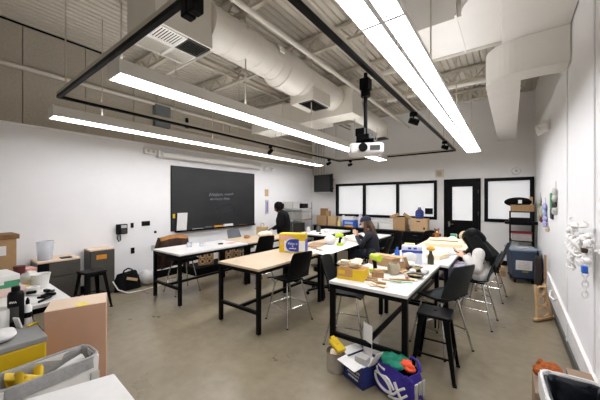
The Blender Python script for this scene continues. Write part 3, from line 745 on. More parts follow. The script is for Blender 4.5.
# ---- things on the tables below the chalkboard
t = T('glass_jar', 'clear jar on the white table in front of the jacket', 'jar', (-4.72, 2.93, TZ), 0)
MB().lathe([(.045, 0), (.045, .085), (.041, .085), (.041, .005)], 20).build('jar_body', CLEAR, t, True)
lath('glass_jar', 'second clear jar beside the first on the white table', 'jar', (-4.62, 3.12, TZ+.001), [(.04, 0), (.04, .07), (.036, .07), (.036, .005)], CLEAR, 20)
lath('black_disc', 'small black lid lying on the white table below the chalkboard', 'lid', (-4.55, 3.5, TZ+.001), [(.05, 0), (.05, .015), (.03, .02)], BLKP)
slab('paper_note', 'pale note on the far end of the white table below the chalkboard', 'paper', (-4.5, 3.72, TZ+.001), (.15, .2, .003), .3, PINK)
lump('cream_cloth', 'bundled cream cloth on the wood table below the chalkboard', 'cloth', (-4.55, 4.75, TZ+.001), .16, (.75, 1.6, .5), mat('cream_cloth', '#e4d8c4', .9, bump=.3, bscale=20), 12, .15)
lump('brown_rag', 'small brown rag at the end of the cream cloth', 'rag', (-4.78, 4.4, TZ+.001), .07, (1, 1.2, .5), TANC, 13, .2)
lump('cream_cloth', 'small pale cloth at the far end of the wood table beside the person in black', 'cloth', (-4.4, 5.22, TZ+.001), .08, (1, 1.6, .5), PAPER, 14, .15)

def lattice(label, loc, rz):
    t = T('cut_wood_panel', label, 'wood panel', loc, rz, 'cut-out wooden panels by the wall')
    MB().box(-.17, .17, 0, .012, 0, .5).build('backing', mat('dark_ply', '#4d3520', .8), t)
    m = MB()
    m.box(-.18, .18, -.012, 0, 0, .04).box(-.18, .18, -.012, 0, .46, .5).box(-.18, -.14, -.012, 0, 0, .5).box(.14, .18, -.012, 0, 0, .5)
    for z in (.16, .3): m.box(-.14, .14, -.012, 0, z, z+.035)
    m.box(-.02, .02, -.012, 0, .04, .46)
    m.build('fretwork', WOODD, t)
    for z in (.09, .23, .37):
        for x in (-.08, .08): MB().tube([(x+.045*math.cos(a), -.006, z+.05*math.sin(a)) for a in [2*PI*i/12 for i in range(12)]], .012, 6, True).build('ring', CARDL, t)
for k, (y, l) in enumerate(((4.0, 'cut-out wooden panel leaning by the wall, closest to the jacket'), (4.55, 'cut-out wooden panel under the wood table, middle of the three'), (4.98, 'cut-out wooden panel under the wood table, farthest from the jacket'))):
    lattice(l, (-5.75+.02*k, y, .18), R(68))
tag(MB().box(-.45, .15, -.25, 1.5, 0, .18).build('low_plinth', BLKM, bevel=.01), 'low black plinth along the wall carrying the cut-out panels', 'plinth', loc=(-5.72, 3.9, 0))
lath('white_pot', 'white pot on the low plinth beyond the cut-out panels', 'pot', (-5.7, 5.28, .18), [(.07, 0), (.09, .16), (.08, .16), (.06, .02)], WPL)

# ---- things on the cluttered table
y0 = TZ+.001
pb = T('pulp_box', 'yellow printed box heaped with white paper pulp on the cluttered table', 'box', (-1.39, 2.86, y0), R(8))
MB().box(-.15, .15, -.1, .1, 0, .12).build('box_body', mat('tan_box', '#b98a52', .7), pb, bevel=.004)
MB().box(-.151, .151, -.103, -.1, 0, .03).box(.03, .151, -.103, -.1, .03, .119).box(.15, .153, -.1, .1, 0, .12).box(-.13, -.06, -.103, -.1, .06, .1).build('yellow_print', YEL, pb)
random.seed(5); pu = MB()
for k in range(9): pu.ball((random.uniform(-.11, .1), random.uniform(-.06, .06), .135+random.uniform(0, .05)), random.uniform(.03, .055), 9, 6, (1.3, 1, .6), .25)
pu.build('paper_pulp', CREAM, pb, True)
drill('lime green cordless drill standing on the cluttered table', (-1.27, 3.2, y0), R(150))
cbx('cardboard_box', 'low brown carton behind the lime drill on the cluttered table', 'box', (-1.34, 3.72, y0), (.34, .22, .11), R(-10), CARD, CARDL)
slab('cardboard_piece', 'flat cardboard on top of the low brown carton', 'cardboard', (-1.3, 3.75, y0+.112), (.4, .14, .012), R(-6), CARDL)
lath('clay_jar', 'grey glazed jar in the middle of the cluttered table', 'jar', (-1.08, 3.3, y0), [(.05, 0), (.075, .05), (.075, .1), (.055, .13), (.05, .13), (.05, .1)], mat('glazed_clay', '#a99d86', .4, var=.2))
slab('wood_block', 'brown wood block in front of the clay jar', 'wood block', (-1.18, 3.06, y0), (.13, .08, .06), R(20), WOODD, bevel=.004)
slab('wood_block', 'small pale block on top of the brown wood block', 'wood block', (-1.18, 3.06, y0+.061), (.09, .06, .03), R(50), CARDL, bevel=.003)
sticks = [(-1.22, 2.86, .22, .025, 20, WOODD, 'dark wood stick beside the yellow printed box'), (-1.1, 2.83, .18, .03, -30, CARD, 'short brown stick near the front edge of the cluttered table'),
          (-1.0, 2.98, .2, .03, 10, CARDL, 'pale stick in the middle of the cluttered table front'), (-.92, 3.08, .26, .02, 25, WOODD, 'thin brown stick pointing at the black palette'),
          (-1.05, 2.72, .16, .02, -15, CARDL, 'pale stick closest to the front corner of the cluttered table'), (-1.3, 2.98, .17, .03, 60, CREAM, 'cream stick between the box and the drill')]
for i, (x, y, l, w, a, m, lb) in enumerate(sticks): slab('wood_stick', lb, 'stick', (x, y, y0+.0005*i), (l, w, .014), R(a), m, 'wood offcuts on the cluttered table')
slab('green_ruler', 'thin green ruler lying across the front of the cluttered table', 'ruler', (-.9, 2.96, y0+.016), (.24, .025, .005), R(14), GREENL)
for i, (x, y, w, l, a, lb) in enumerate([(-1.02, 2.87, .3, .2, 12, 'white paper sheet at the front of the cluttered table'), (-.84, 2.8, .2, .15, -20, 'white paper sheet at the front right corner'), (-1.2, 3.45, .3, .2, 40, 'white paper sheet behind the clay jar'), (-.95, 3.5, .22, .3, -12, 'white paper sheet under the black palette')]):
    slab('paper_sheet', lb, 'paper', (x, y, y0+.0002*i+.0001), (w, l, .0015), R(a), PAPER, 'loose paper on the cluttered table', bevel=0)
def palette(label, loc, rz, k):
    t = T('paint_palette', label, 'palette', loc, rz)
    MB().lathe([(.08*k, 0), (.13*k, .02), (.135*k, .026), (.125*k, .024), (.07*k, .006)], 20).build('dish', BLKP, t, True)
    random.seed(int(k*50)); m = MB()
    for i in range(5): m.ball((random.uniform(-.06, .06)*k, random.uniform(-.05, .05)*k, .02), .035*k, 9, 6, (1.3, 1, .4), .2)
    m.build('clay_lumps', mat('olive_clay', '#8d7b52', .8), t, True)
palette('black dish with olive clay on the right of the cluttered table', (-.92, 3.62, y0+.002), 0, 1.0)
palette('smaller black dish nearer the edge of the cluttered table', (-.84, 3.3, y0+.002), .5, .7)
for i, (x, y, r, lb) in enumerate([(-.78, 3.5, .05, 'white crumpled tissue between the two black dishes'), (-.9, 3.42, .04, 'white tissue left of the smaller black dish'), (-1.0, 3.75, .05, 'white tissue behind the black dish')]):
    lump('crumpled_tissue', lb, 'tissue', (x, y, y0+.002), r, (1, 1, .8), PAPER, 30+i, .3, 'tissues on the cluttered table')
pk = T('flour_pack', 'white and blue printed packet standing on the cluttered table', 'packet', (-1.06, 4.0, y0), R(18))
MB().box(-.13, .13, -.05, .05, 0, .25).build('packet_body', mat('pale_blue_pack', '#cfd3e2', .5), pk, bevel=.02)
MB().box(-.131, .131, -.053, -.05, .15, .185).box(-.05, -.01, -.053, -.05, .2, .225).box(.02, .06, -.053, -.05, .2, .225).build('blue_print', BLUE, pk)
MB().ball((-.03, -.055, .085), .095, 16, 10, (1.05, .3, .8)).build('white_bulge', PAPER, pk, True)
lath('blue_bottle', 'blue bottle standing left of the white and blue packet', 'bottle', (-1.26, 4.0, y0), [(.035, 0), (.035, .14), (.015, .17), (.015, .2)], BLUEB)
cbx('paper_bag', 'pale yellow bag behind the white and blue packet', 'bag', (-1.15, 4.22, y0), (.14, .08, .24), R(10), mat('pale_yellow', '#ded39a', .7))
lath('yellow_cap_bottle', 'dark bottle lying tilted right of the packet with an orange cap', 'bottle', (-.84, 4.1, y0), [(.04, 0), (.04, .1), (.02, .15), (.02, .18)], mat('dark_olive', '#3b3524', .4))
lump('orange_sponge', 'orange sponge on top of the dark bottle right of the packet', 'sponge', (-.84, 4.1, y0+.18), .045, (1.3, 1, .7), mat('amber', '#dba033', .8), 41, .1)
cbx('wood_box', 'pale wooden tray in front of the seated person in cream', 'tray', (-.85, 4.62, y0), (.2, .32, .06), R(-15), CREAM)
slab('sketch_book', 'open grey-white booklet near the phone of the person in cream', 'book', (-.78, 5.0, y0), (.18, .26, .012), R(-30), GPL)
slab('paper_sheet', 'white sheet beside the pale wooden tray', 'paper', (-1.1, 4.75, y0), (.3, .4, .002), R(20), PAPER, bevel=0)
random.seed(77)
for k in range(14):
    x, y = random.uniform(-1.45, -.82), random.uniform(2.7, 4.0)
    slab('paper_scrap', 'small scrap of pale paper among the clutter on the cluttered table', 'scrap', (x, y, y0+.002+.0003*k), (random.uniform(.05, .14), random.uniform(.04, .09), .003), random.uniform(0, 3), random.choice([PAPER, CREAM, PAPER]), 'paper scraps on the cluttered table', bevel=0)
for k in range(9):
    x, y = random.uniform(-1.3, -.85), random.uniform(2.75, 3.6)
    slab('wood_offcut', 'small wooden offcut among the clutter on the cluttered table', 'offcut', (x, y, y0+.007+.0003*k), (random.uniform(.06, .13), random.uniform(.02, .045), random.uniform(.01, .025)), random.uniform(0, 3), random.choice([WOODD, CARD, CARDL, BRNC]), 'wooden offcuts on the cluttered table', bevel=.002)
obox('cardboard_box', 'small open carton between the drill and the blue bottle', 'box', (-1.12, 3.6, y0+.003), (.16, .14, .07), R(25), CARD, flaps=((1, .3),))
# far right table
slab('foam_board', 'cream foam board on the table nearest the door', 'board', (-1.02, 6.2, y0), (.62, .9, .06), R(6), CREAM, bevel=.01)
slab('wood_stick', 'brown stick lying across the cream foam board', 'stick', (-1.02, 6.1, y0+.061), (.5, .03, .015), R(8), WOODD)
t = T('teddy_bear', 'small brown stuffed bear on the table left of the door', 'toy', (-1.3, 6.95, y0), R(200))
MB().ball((0, 0, .07), .065, 14, 10).build('body', TANC, t, True); MB().ball((0, 0, .165), .05, 14, 10).ball((-.04, 0, .21), .018, 8, 6).ball((.04, 0, .21), .018, 8, 6).build('head', mat('brown_plush', '#6b3d22', .9, bump=.3), t, True)
MB().ball((0, .05, .15), .022, 10, 8).build('muzzle', CREAM, t, True)
for s in (-1, 1): MB().ball((s*.065, .03, .08), .03, 10, 8, (.8, 1, 1.3)).build('arm', mat('brown_plush', '#6b3d22'), t, True)
slab('pink_cloth', 'pink folded cloth behind the cream foam board', 'cloth', (-1.1, 6.86, y0), (.3, .2, .04), .1, PINK, bevel=.012)
cbx('green_box', 'small green and white box on the table before the door', 'box', (-.96, 6.98, y0), (.12, .1, .12), 0, GREENL, PAPER)
lump('fabric_ball', 'round beige fabric bundle on the table beside the green box', 'bundle', (-.72, 6.83, y0), .12, (1.1, 1, .95), mat('beige_bundle', '#c9b593', .9, bump=.3), 44, .06)
lump('crumpled_tissue', 'white crumpled tissue in front of the green box', 'tissue', (-.95, 6.76, y0), .07, (1.3, 1, .7), PAPER, 45, .2)

# ---- floor packages under the cluttered table corner
t = T('plastic_tub', 'clear plastic tub with a yellow cloth on the floor by the table leg', 'tub', (-1.4, 2.5, 0), .2)
MB().lathe([(.085, 0), (.1, .2), (.104, .205), (.096, .2), (.08, .01)], 24).build('tub_body', mat('cloudy_plastic', '#b6aea3', .3, alpha=.9), t, True)
MB().cbox((0, 0, .1), (.12, .12, .16), rz=.3).build('contents', CREAM, t)
MB().cbox((.01, 0, .25), (.17, .1, .035), rz=-.6, ry=.3).cbox((-.02, 0.03, .275), (.12, .05, .03), rz=-.6, ry=.3).build('yellow_cloth', YEL, t, bevel=.01)
fb = T('carton', 'open dark blue printed carton with white flaps on the floor', 'box', (-1.12, 2.53, 0), R(-22))
w = .13
MB().box(-w, w, -w, w, 0, .008).box(-w, -w+.006, -w, w, 0, .2).box(w-.006, w, -w, w, 0, .2).box(-w, w, -w, -w+.006, 0, .2).box(-w, w, w-.006, w, 0, .2).build('box_body', BLUED, fb)
MB().box(-w-.002, -w, -.1, .06, .03, .16).build('pale_label', PAPER, fb)
for zz, s in ((.125, 1), (.09, 2), (.055, 3)): MB().tube([(.0+u, -w-.002, zz+v) for u, v in scrawl(23, .19-.02*s, .02, 50+s)], .005, 5).build('lettering', PAPER, fb)
MB().box(-.12, .12, -.12, .12, .17, .178).build('white_tray', PAPER, fb)
MB().cbox((-.05, .11, .33), (.13, .005, .3), rz=-.1).build('flap', PAPER, fb)
MB().cbox((w+.045, -.02, .27), (.005, .09, .2), ry=.55).build('flap', PAPER, fb)
MB().cbox((0, -w-.04, .2), (.24, .11, .005), rx=.12).build('flap', PAPER, fb)
MB().cbox((-w-.03, 0, .215), (.1, .22, .005), ry=.2).build('flap', PAPER, fb)
MB().cbox((.03, -.04, .21), (.12, .08, .06), rz=.3).build('grey_insert', GPL, fb)
bg = T('shopping_bag', 'purple shopping bag with white loops on the floor, green and orange cloth inside', 'bag', (-.79, 2.53, 0), R(-20))
def bagf(u, v):
    a = 2*PI*u; k = (1+.12*math.sin(v*PI))*(1-.12*v); n = 1+.03*math.sin(a*5+v*7)+.02*math.sin(a*9)
    c, s = math.cos(a), math.sin(a)
    e = .62
    return (math.copysign(abs(c)**e, c)*.2*k*n, math.copysign(abs(s)**e, s)*.12*k*n, .006+v*.25+.012*math.sin(a*3)*v)
MB().grid(bagf, 41, 12).build('bag_body', PURP, bg, True, thick=.006)
MB().cbox((0, 0, .01), (.34, .2, .012)).build('bag_base', PURP, bg)
def onbag(cx_, cz_, rx_, rz_, r, side=-1, n=24):
    pts = []
    for i in range(n):
        a = 2*PI*i/n; x = cx_+rx_*math.cos(a); z = cz_+rz_*math.sin(a); v = z/.25
        k = (1+.12*math.sin(v*PI))*(1-.12*v)
        yy = .12*k*(max(0, 1-abs(x/(.2*k))**3.2))**(.31)
        pts.append((x, side*(yy+.004), z))
    return pts
def onb(pts_, side=-1):
    o = []
    for x, z in pts_:
        v = z/.25; k = (1+.12*math.sin(v*PI))*(1-.12*v); o.append((x, side*(.12*k*(max(0, 1-abs(x/(.2*k))**3.2))**.31+.004), z))
    return o
m = MB(); m.tube(onb([(-.07+.1*math.cos(a)*.9+.03*math.sin(a), .105-.045*math.cos(a)*.9+.04*math.sin(a)) for a in [2*PI*i/26 for i in range(26)]]), .012, 6, True)
m.tube(onb([(-.15+.03*i, .2-.012*i-.02*math.sin(i)) for i in range(8)]), .012, 6); m.tube(onb([(.06+.012*i, .17-.02*i) for i in range(8)]), .013, 6); m.tube(onb([(.02, .05), (.06, .07), (.11, .13), (.15, .16)]), .011, 6); m.tube(onb([(.0, .02), (.06, .03), (.12, .06), (.17, .11)]), .01, 6)
m.tube(onb([(-.13, .225), (-.09, .22), (-.05, .215)]), .01, 6)
m.build('white_loops', PAPER, bg, True)
m = MB()
for yy in (-.05, .0, .05): m.box(.205, .215, yy-.008, yy+.03, .05+.04*abs(yy)*10, .2)
m.build('side_marks', GPL, bg)
random.seed(9); m = MB()
for k in range(8): m.ball((random.uniform(-.16, .02), random.uniform(-.05, .07), .24+random.uniform(0, .04)), .06, 10, 7, (1.2, 1, .55), .2)
m.build('green_cloth', GREEN, bg, True)
MB().ball((.07, .03, .27), .06, 10, 7, (1.2, .9, .6), .2).ball((.11, .02, .255), .045, 10, 7, (1, 1, .6), .2).build('orange_cloth', ORNG, bg, True)
MB().tube([(.02, .1, .24), (.06, .12, .31), (.13, .11, .3), (.17, .08, .24)], .012, 8).build('handle', PURP, bg, True)
MB().tube([(.12, -.1, .22), (.17, -.12, .27), (.2, -.08, .22)], .012, 8).build('handle', PURP, bg, True)

# ------------------------------------------------------------------ left foreground
lt = table(-4.6, -3.13, -.5, .79, WTOP, 'white-topped work table by the left edge, loaded with supplies')
kb = T('carton', 'large pinkish closed carton standing on the floor before the white table', 'box', (-2.894, .778, 0), R(70))
MB().box(-.195, .195, -.15, .15, 0, .868).build('box_body', KRAFT, kb, bevel=.006)
MB().box(-.194, .194, -.149, .149, .868, .87).build('box_lid', KRAFTT, kb)
MB().cbox((.03, -.1, .8712), (.07, .1, .002), rz=.4).build('yellow_note', mat('pale_note', '#e8d55e', .7), kb)
yb = T('storage_crate', 'yellow crate with a flat grey lid at the left edge', 'crate', (-2.86, .3, 0), 0)
MB().box(-.235, .235, -.3, .222, 0, .72).build('crate_body', YEL, yb, bevel=.012)
MB().box(-.24, .24, -.31, .228, .72, .76).build('lid', GREYT, yb, bevel=.008)
sb = T('trash_bin', 'slim white bin with a grey liner and yellow gloves inside', 'bin', (-2.36, .475, 0), R(2)); zt = .66
def slim(k, z0, z1, o=0, th=.006):
    return MB().box(-.1*k-o, .1*k+o, -.22*k-o, .22*k+o, z0, z1)
m = MB(); a, b, c_, d_ = .1, .215, .118, .24
vs = [(-a, -b, 0), (a, -b, 0), (a, b, 0), (-a, b, 0), (-c_, -d_, zt), (c_, -d_, zt), (c_, d_, zt), (-c_, d_, zt), (-c_+.01, -d_+.01, zt), (c_-.01, -d_+.01, zt), (c_-.01, d_-.01, zt), (-c_+.01, d_-.01, zt), (-a+.01, -b+.01, .02), (a-.01, -b+.01, .02), (a-.01, b-.01, .02), (-a+.01, b-.01, .02)]
fs = [(3, 2, 1, 0), (12, 13, 14, 15)]
for o in (0, 4, 8): fs += [(o+i, o+(i+1) % 4, o+4+(i+1) % 4, o+4+i) for i in range(4)]
m.add(vs, fs).build('bin_body', WPL, sb)
def linerf(out, dz, c2, d2, depth, wob, seed):
    rnd = random.Random(seed); ph_ = [rnd.uniform(0, 6) for _ in range(4)]
    def f(u, v):
        a_ = 2*PI*u; c, s = math.cos(a_), math.sin(a_); e = .35
        X = math.copysign(abs(c)**e, c); Y = math.copysign(abs(s)**e, s)
        wv = wob*(math.sin(a_*9+ph_[0])+.6*math.sin(a_*17+ph_[1]))
        if v < .3:   k = v/.3; off = out*(1-.0*k)+wv; z = -dz*(1-k)+wv*1.2
        elif v < .5: k = (v-.3)/.2; off = out*(1-k)-.008*k; z = .006+.006*math.sin(k*PI)+wv*.4
        else: k = (v-.5)/.5; off = -.012-.02*k+wv*1.2; z = .006-depth*k
        return (X*(c2+off), Y*(d2+off), zt+z)
    return f
MB().grid(linerf(.012, .07, .118, .24, .22, .003, 2), 73, 14).build('bin_liner', GLIN, sb, True)
MB().box(-.09, .09, -.2, .2, .42, .44).build('trash_bed', GLIN, sb)
random.seed(3); m = MB()
for k in range(16): m.ball((random.uniform(-.05, .05), random.uniform(-.2, .02), .56+random.uniform(-.03, .05)), random.uniform(.02, .035), 9, 6, (1.2, 1.5, .7), .3)
for k in range(4): m.tube([(random.uniform(-.06, .04), random.uniform(-.2, -.02), .54+random.uniform(0, .04)), (random.uniform(-.07, .05), random.uniform(-.22, .04), .62+random.uniform(0, .05)), (random.uniform(-.06, .04), random.uniform(-.2, .04), .56)], [.022, .028, .018], 8)
m.build('yellow_gloves', YEL, sb, True)
MB().tube([(.01, -.02, .56), (.0, .1, .6), (-.01, .19, .625)], [.03, .034, .03], 10).build('paper_roll', PAPER, sb, True)
MB().cbox((.121, .215, .5), (.02, .05, .12)).build('handle', GPL, sb, bevel=.006)
wb = T('white_box', 'white carton in the bottom left foreground beside the slim bin', 'box', (-1.85, .4, 0), 0)
pw = [(-.19, .33), (.36, .29), (.3, -.35), (-.335, -.1)]
MB().prism(pw, 0, .585).build('box_body', PAPER, wb, bevel=.004)
MB().prism([(x*1.015, y*1.015) for x, y in pw], .585, .6).build('lid', PAPER, wb, bevel=.003)

TZL = TZ+.001
# on the grey crate lid
cn = T('spray_bottle', 'tall black canister standing on the grey crate lid', 'canister', (-3.0, .42, .761), .3)
MB().lathe([(.045, 0), (.047, .01), (.047, .24), (.04, .262), (.025, .27)], 24).build('canister_body', BLKP, cn, True)
MB().lathe([(.0255, .27), (.0255, .3), (.02, .305)], 18).build('cap', BLKP, cn, True)
m = MB(); m.tube([(.048*math.cos(-1.2+k*.1), .048*math.sin(-1.2+k*.1), .195+(.006 if k % 2 else -.006)) for k in range(9)], .003, 5); m.build('lettering', PAPER, cn)
MB().grid(lambda u, v: (.0485*math.cos(-1.4+u*1.3), .0485*math.sin(-1.4+u*1.3), .05+.11*v), 10, 4).build('label', GREYM, cn)
tag(MB().cbox((0, 0, .045), (.05, .012, .09), rx=.3).build('white_tag', PAPER, bevel=.004), 'white tag propped at the foot of the black canister', 'tag', loc=(-2.93, .42, .761), rz=.5)
t = T('glue_bottle', 'white and black bottle with a nozzle beside the black canister', 'bottle', (-3.0, .485, .761), 0)
MB().lathe([(.026, 0), (.026, .13), (.012, .15)], 18).build('bottle_body', WPL, t, True); MB().lathe([(.0125, .15), (.012, .18), (.004, .2)], 14).build('nozzle', BLKP, t, True)
MB().lathe([(.0265, .05), (.0265, .09)], 18).build('label', BLKP, t, True)
lump('white_rag', 'white crumpled rag on the grey crate lid at the frame edge', 'rag', (-2.77, .3, .761), .09, (1, 1.2, .45), PAPER, 61, .15)
slab('yellow_strap', 'yellow strap lying over the edge of the grey crate lid', 'strap', (-2.93, .5, .761), (.03, .07, .01), .5, YEL)
lath('white_tub', 'round white tub with red and green print at the left frame edge', 'tub', (-3.02, .33, .761), [(.07, 0), (.075, .13), (.072, .15), (.05, .155)], WPL)
# on the white table
b_ = cbx('cardboard_box', 'brown carton with a dark lid at the left edge of the white table', 'box', (-4.42, .46, TZL), (.28, .28, .45), .05, CARD, None)
MB().box(-.16, .16, -.16, .16, .45, .5).build('lid', mat('dark_card', '#7c5a38', .8), b_, bevel=.004); MB().box(.14, .142, -.08, .06, .28, .38).build('label', PAPER, b_)
cbx('stack_box', 'flat pink and white carton at the bottom of the left stack', 'box', (-3.8, .42, TZL), (.4, .28, .07), .1, mat('pink_white', '#e3c9bf', .7), None)
cbx('stack_box', 'green and white carton in the middle of the left stack', 'box', (-3.82, .4, TZL+.071), (.36, .25, .06), .05, GREENL, PAPER)
cbx('stack_box', 'white carton on top of the left stack', 'box', (-3.82, .4, TZL+.132), (.36, .24, .05), .12, PAPER, None)
lath('red_canister', 'dark red canister with a black lid on the white table', 'canister', (-4.1, .6, TZL), [(.045, 0), (.045, .15), (.048, .152), (.048, .18), (.04, .182)], DRED)
cbx('pink_pack', 'pale pink packet right of the dark red canister', 'packet', (-4.22, .69, TZL), (.14, .09, .13), .2, PINK, None)
lump('plastic_bag', 'clear wrinkled plastic bag behind the white bucket', 'bag', (-3.95, .66, TZL), .09, (1.2, .9, .8), mat('wrinkle_wrap', '#dcd6d2', .3), 66, .2)
lump('yellow_cloth', 'small yellow cloth beside the white bucket', 'cloth', (-3.78, .58, TZL), .06, (1.4, 1, .4), YEL, 67, .25)
lath('white_bucket', 'white fluted pot on the white table near the dark cabinet', 'pot', (-3.74, .7, TZL), [(.055, 0), (.075, .13), (.078, .135), (.068, .13), (.05, .01)], WPL, 20, 0, None, False)
lath('tape_roll', 'white roll of tape lying in front of the white pot', 'roll', (-3.6, .62, TZL), [(.05, 0), (.05, .05), (.03, .05), (.03, .002)], PAPER)
t = T('scissors', 'black handled scissors lying on the white table', 'scissors', (-3.42, .64, TZL), .9)
for s in (-1, 1): MB().tube([(.05+.03*math.cos(a), s*.028+.022*math.sin(a), .006) for a in [2*PI*i/12 for i in range(12)]], .006, 6, True).build('finger_ring', BLKP, t, True)
MB().cbox((-.05, 0, .006), (.14, .016, .004), rz=.12).cbox((-.05, 0, .0065), (.14, .016, .004), rz=-.12).build('blade', CHR, t)
for k, (x, y, a) in enumerate(((-3.5, .7, .3), (-3.42, .72, -.4), (-3.35, .7, .6), (-3.55, .6, 1.2))):
    slab('clamp', 'small black clip on the white table, %s' % ['closest to the white pot', 'second from the white pot', 'nearest the big carton', 'nearest the wall side of the scissors'][k], 'clip', (x, y, TZL), (.07, .03, .025), a, BLKP, 'black clips on the white table', bevel=.006)
tag(MB().tube([(-3.32, .6, TZL+.01), (-3.26, .68, TZL+.012), (-3.22, .66, TZL+.02), (-3.17, .58, TZL+.01)], .01, 8).build('black_cable', BLKP, smooth=True), 'short black cable curved on the end of the white table', 'cable')
slab('paper_sheet', 'white sheets lying at the end of the white table', 'paper', (-3.3, .45, TZL), (.25, .3, .004), .2, PAPER)

# cabinets by the left wall
def cabinet(label, x0, x1, y0, y1, h, m, topm):
    t = T('metal_cabinet', label, 'cabinet', ((x0+x1)/2, (y0+y1)/2, 0)); w, l = (x1-x0)/2, (y1-y0)/2
    MB().box(-w, w, -l, l, .02, h-.025).build('cabinet_body', m, t, bevel=.004)
    MB().box(-w, w+.004, -l, l, h-.025, h).build('cabinet_top', topm, t, bevel=.003)
    return t, w, l
t, w, l = cabinet('dark low cabinet with a pale top and a clear cup on it', XL+.03, -5.7, 1.03, 1.56, .77, GREYM, KRAFTT)
MB().box(w, w+.012, -l+.14, l-.01, .05, .5).build('door', mat('warm_grey', '#47443e', .45), t, bevel=.003)
MB().box(w, w+.012, -l+.14, l-.01, .52, .72).build('drawer', mat('warm_grey', '#47443e'), t, bevel=.003)
MB().box(w, w+.008, -l, -l+.13, .03, .74).build('side_panel', BLKM, t)
t, w, l = cabinet('tall grey metal cabinet with an orange label behind the left stool', XL+.03, -5.86, 1.74, 2.12, .84, GREYM, KRAFTT)
MB().box(w, w+.01, -l+.01, l-.01, .05, .8).build('door', mat('warm_grey', '#47443e'), t, bevel=.003)
MB().box(w+.01, w+.013, -.1, .06, .66, .74).build('orange_label', mat('orange_tag', '#d38a25', .6), t)
t = T('plastic_cup', 'tall clear plastic cup on the dark low cabinet', 'cup', (-5.88, 1.15, .771))
MB().lathe([(.09, 0), (.11, .3), (.105, .3), (.085, .006)], 20).build('cup_body', CLEAR, t, True)
MB().lathe([(.07, .008), (.075, .07), (.03, .09)], 14).build('contents', PATT, t, True)
slab('black_tray', 'small black tray beside the clear cup', 'tray', (-5.83, 1.4, .771), (.12, .14, .015), 0, BLKP)
bk = T('duffel_bag', 'black bag with a beige patch on the floor below the wall telephone', 'bag', (-5.93, 2.36, 0), R(90))
def dz_(u, v):
    a = 2*PI*u; w_ = .24*(1-.25*v*v)*(1+.04*math.sin(a*4)); d = .15*(1-.45*v)
    return (w_*math.copysign(abs(math.cos(a))**.7, math.cos(a)), d*math.copysign(abs(math.sin(a))**.7, math.sin(a)), .002+.3*v+.03*math.sin(a*2)*v)
MB().grid(dz_, 33, 9).build('bag_body', BJKT, bk, True); MB().grid(lambda u, v: (dz_(u, 1)[0]*v, dz_(u, 1)[1]*v, dz_(u, 1)[2]), 33, 4).build('bag_top', BJKT, bk, True)
MB().tube([(-.09, -.03, .3), (-.07, -.04, .37), (0, -.04, .4), (.07, -.04, .37), (.09, -.03, .3)], .014, 8).build('handle', BLKP, bk, True)
MB().cbox((.04, -.125, .2), (.2, .012, .05), rz=.0, ry=.35, rx=-.25).build('beige_patch', CARDL, bk)
random.seed(21)
lump('plastic_bag', 'white plastic bag slumped beside the black bag', 'bag', (-5.9, 2.72, 0), .17, (.85, .9, .95), WLIN, 70, .12)
tag(MB().tube([(XL+.05, 2.1, .4), (-5.9, 2.08, .25), (-5.7, 2.12, .08), (-5.6, 2.25, .012), (-5.55, 2.5, .012), (-5.6, 2.8, .012), (-5.7, 3.05, .012), (-5.95, 3.15, .012)], .011, 8).build('white_cable', WPL, smooth=True), 'white cable looping on the floor in front of the black bag', 'cable')

# ------------------------------------------------------------------ far end: rack, counter and what is on it
rk = T('wire_rack', 'chrome wire shelving rack against the wall beside the person in black', 'rack', (-5.88, 7.75, 0))
for sx in (-1, 1):
    for sy in (-1, 1): MB().cyl((sx*.24, sy*.55, 0), (sx*.24, sy*.55, 1.65), .013, n=10).build('post', CHR, rk, True)
SH = (.2, .62, 1.04, 1.42)
for z in SH:
    m = MB().bar((-.25, -.56, z), (-.25, .56, z), .008, .03).bar((.25, -.56, z), (.25, .56, z), .008, .03).bar((-.25, -.56, z), (.25, -.56, z), .008, .03).bar((-.25, .56, z), (.25, .56, z), .008, .03)
    for k in range(16): m.bar((-.25, -.52+k*.07, z+.01), (.25, -.52+k*.07, z+.01), .005)
    m.build('wire_shelf', CHR, rk)
cbx('grey_machine', 'tall grey machine on the top of the wire rack', 'machine', (-5.88, 7.42, 1.436), (.4, .4, .22), 0, GPL)
cbx('black_case', 'black case on the top of the wire rack', 'case', (-5.88, 7.95, 1.436), (.4, .35, .16), 0, BLKP)
cbx('grey_bin', 'grey bin on the second shelf of the wire rack', 'box', (-5.86, 7.45, 1.056), (.4, .45, .26), 0, mat('grey_bin', '#8d8b86', .5))
cbx('grey_bin', 'pale bin beside the grey bin on the wire rack', 'box', (-5.86, 8.0, 1.056), (.38, .4, .24), 0, GPL)
cbx('dark_bin', 'dark bin on the third shelf of the wire rack', 'box', (-5.86, 7.6, .636), (.4, .6, .3), 0, GREYM)
cbx('dark_bin', 'dark bin on the lowest shelf of the wire rack', 'box', (-5.86, 7.7, .216), (.4, .7, .3), 0, GREYM)
t = T('paper_bag', 'tan paper bag on the plinth end left of the person in black', 'bag', (-5.75, 5.9, .0), .2)
MB().box(-.15, .15, -.1, .1, 0, .95).build('bag_body', mat('tan_bag', '#c8ab80', .85), t, bevel=.02); MB().tube([(-.05, 0, .95), (-.05, 0, 1.04), (.05, 0, 1.04), (.05, 0, .95)], .008, 6).build('handle', CARD, t, True)
t = T('pen_rack', 'narrow wall rack of blue and pink pens right of the chalkboard', 'pen rack', (XL, 6.55, 1.52))
MB().box(0, .04, -.06, .06, -.24, .2).build('rack_body', GPL, t, bevel=.005)
MB().cbox((.045, -.02, -.02), (.02, .03, .34)).build('blue_pens', BLUEB, t); MB().cbox((.045, .03, -.02), (.02, .03, .3)).build('pink_pens', PINK, t)

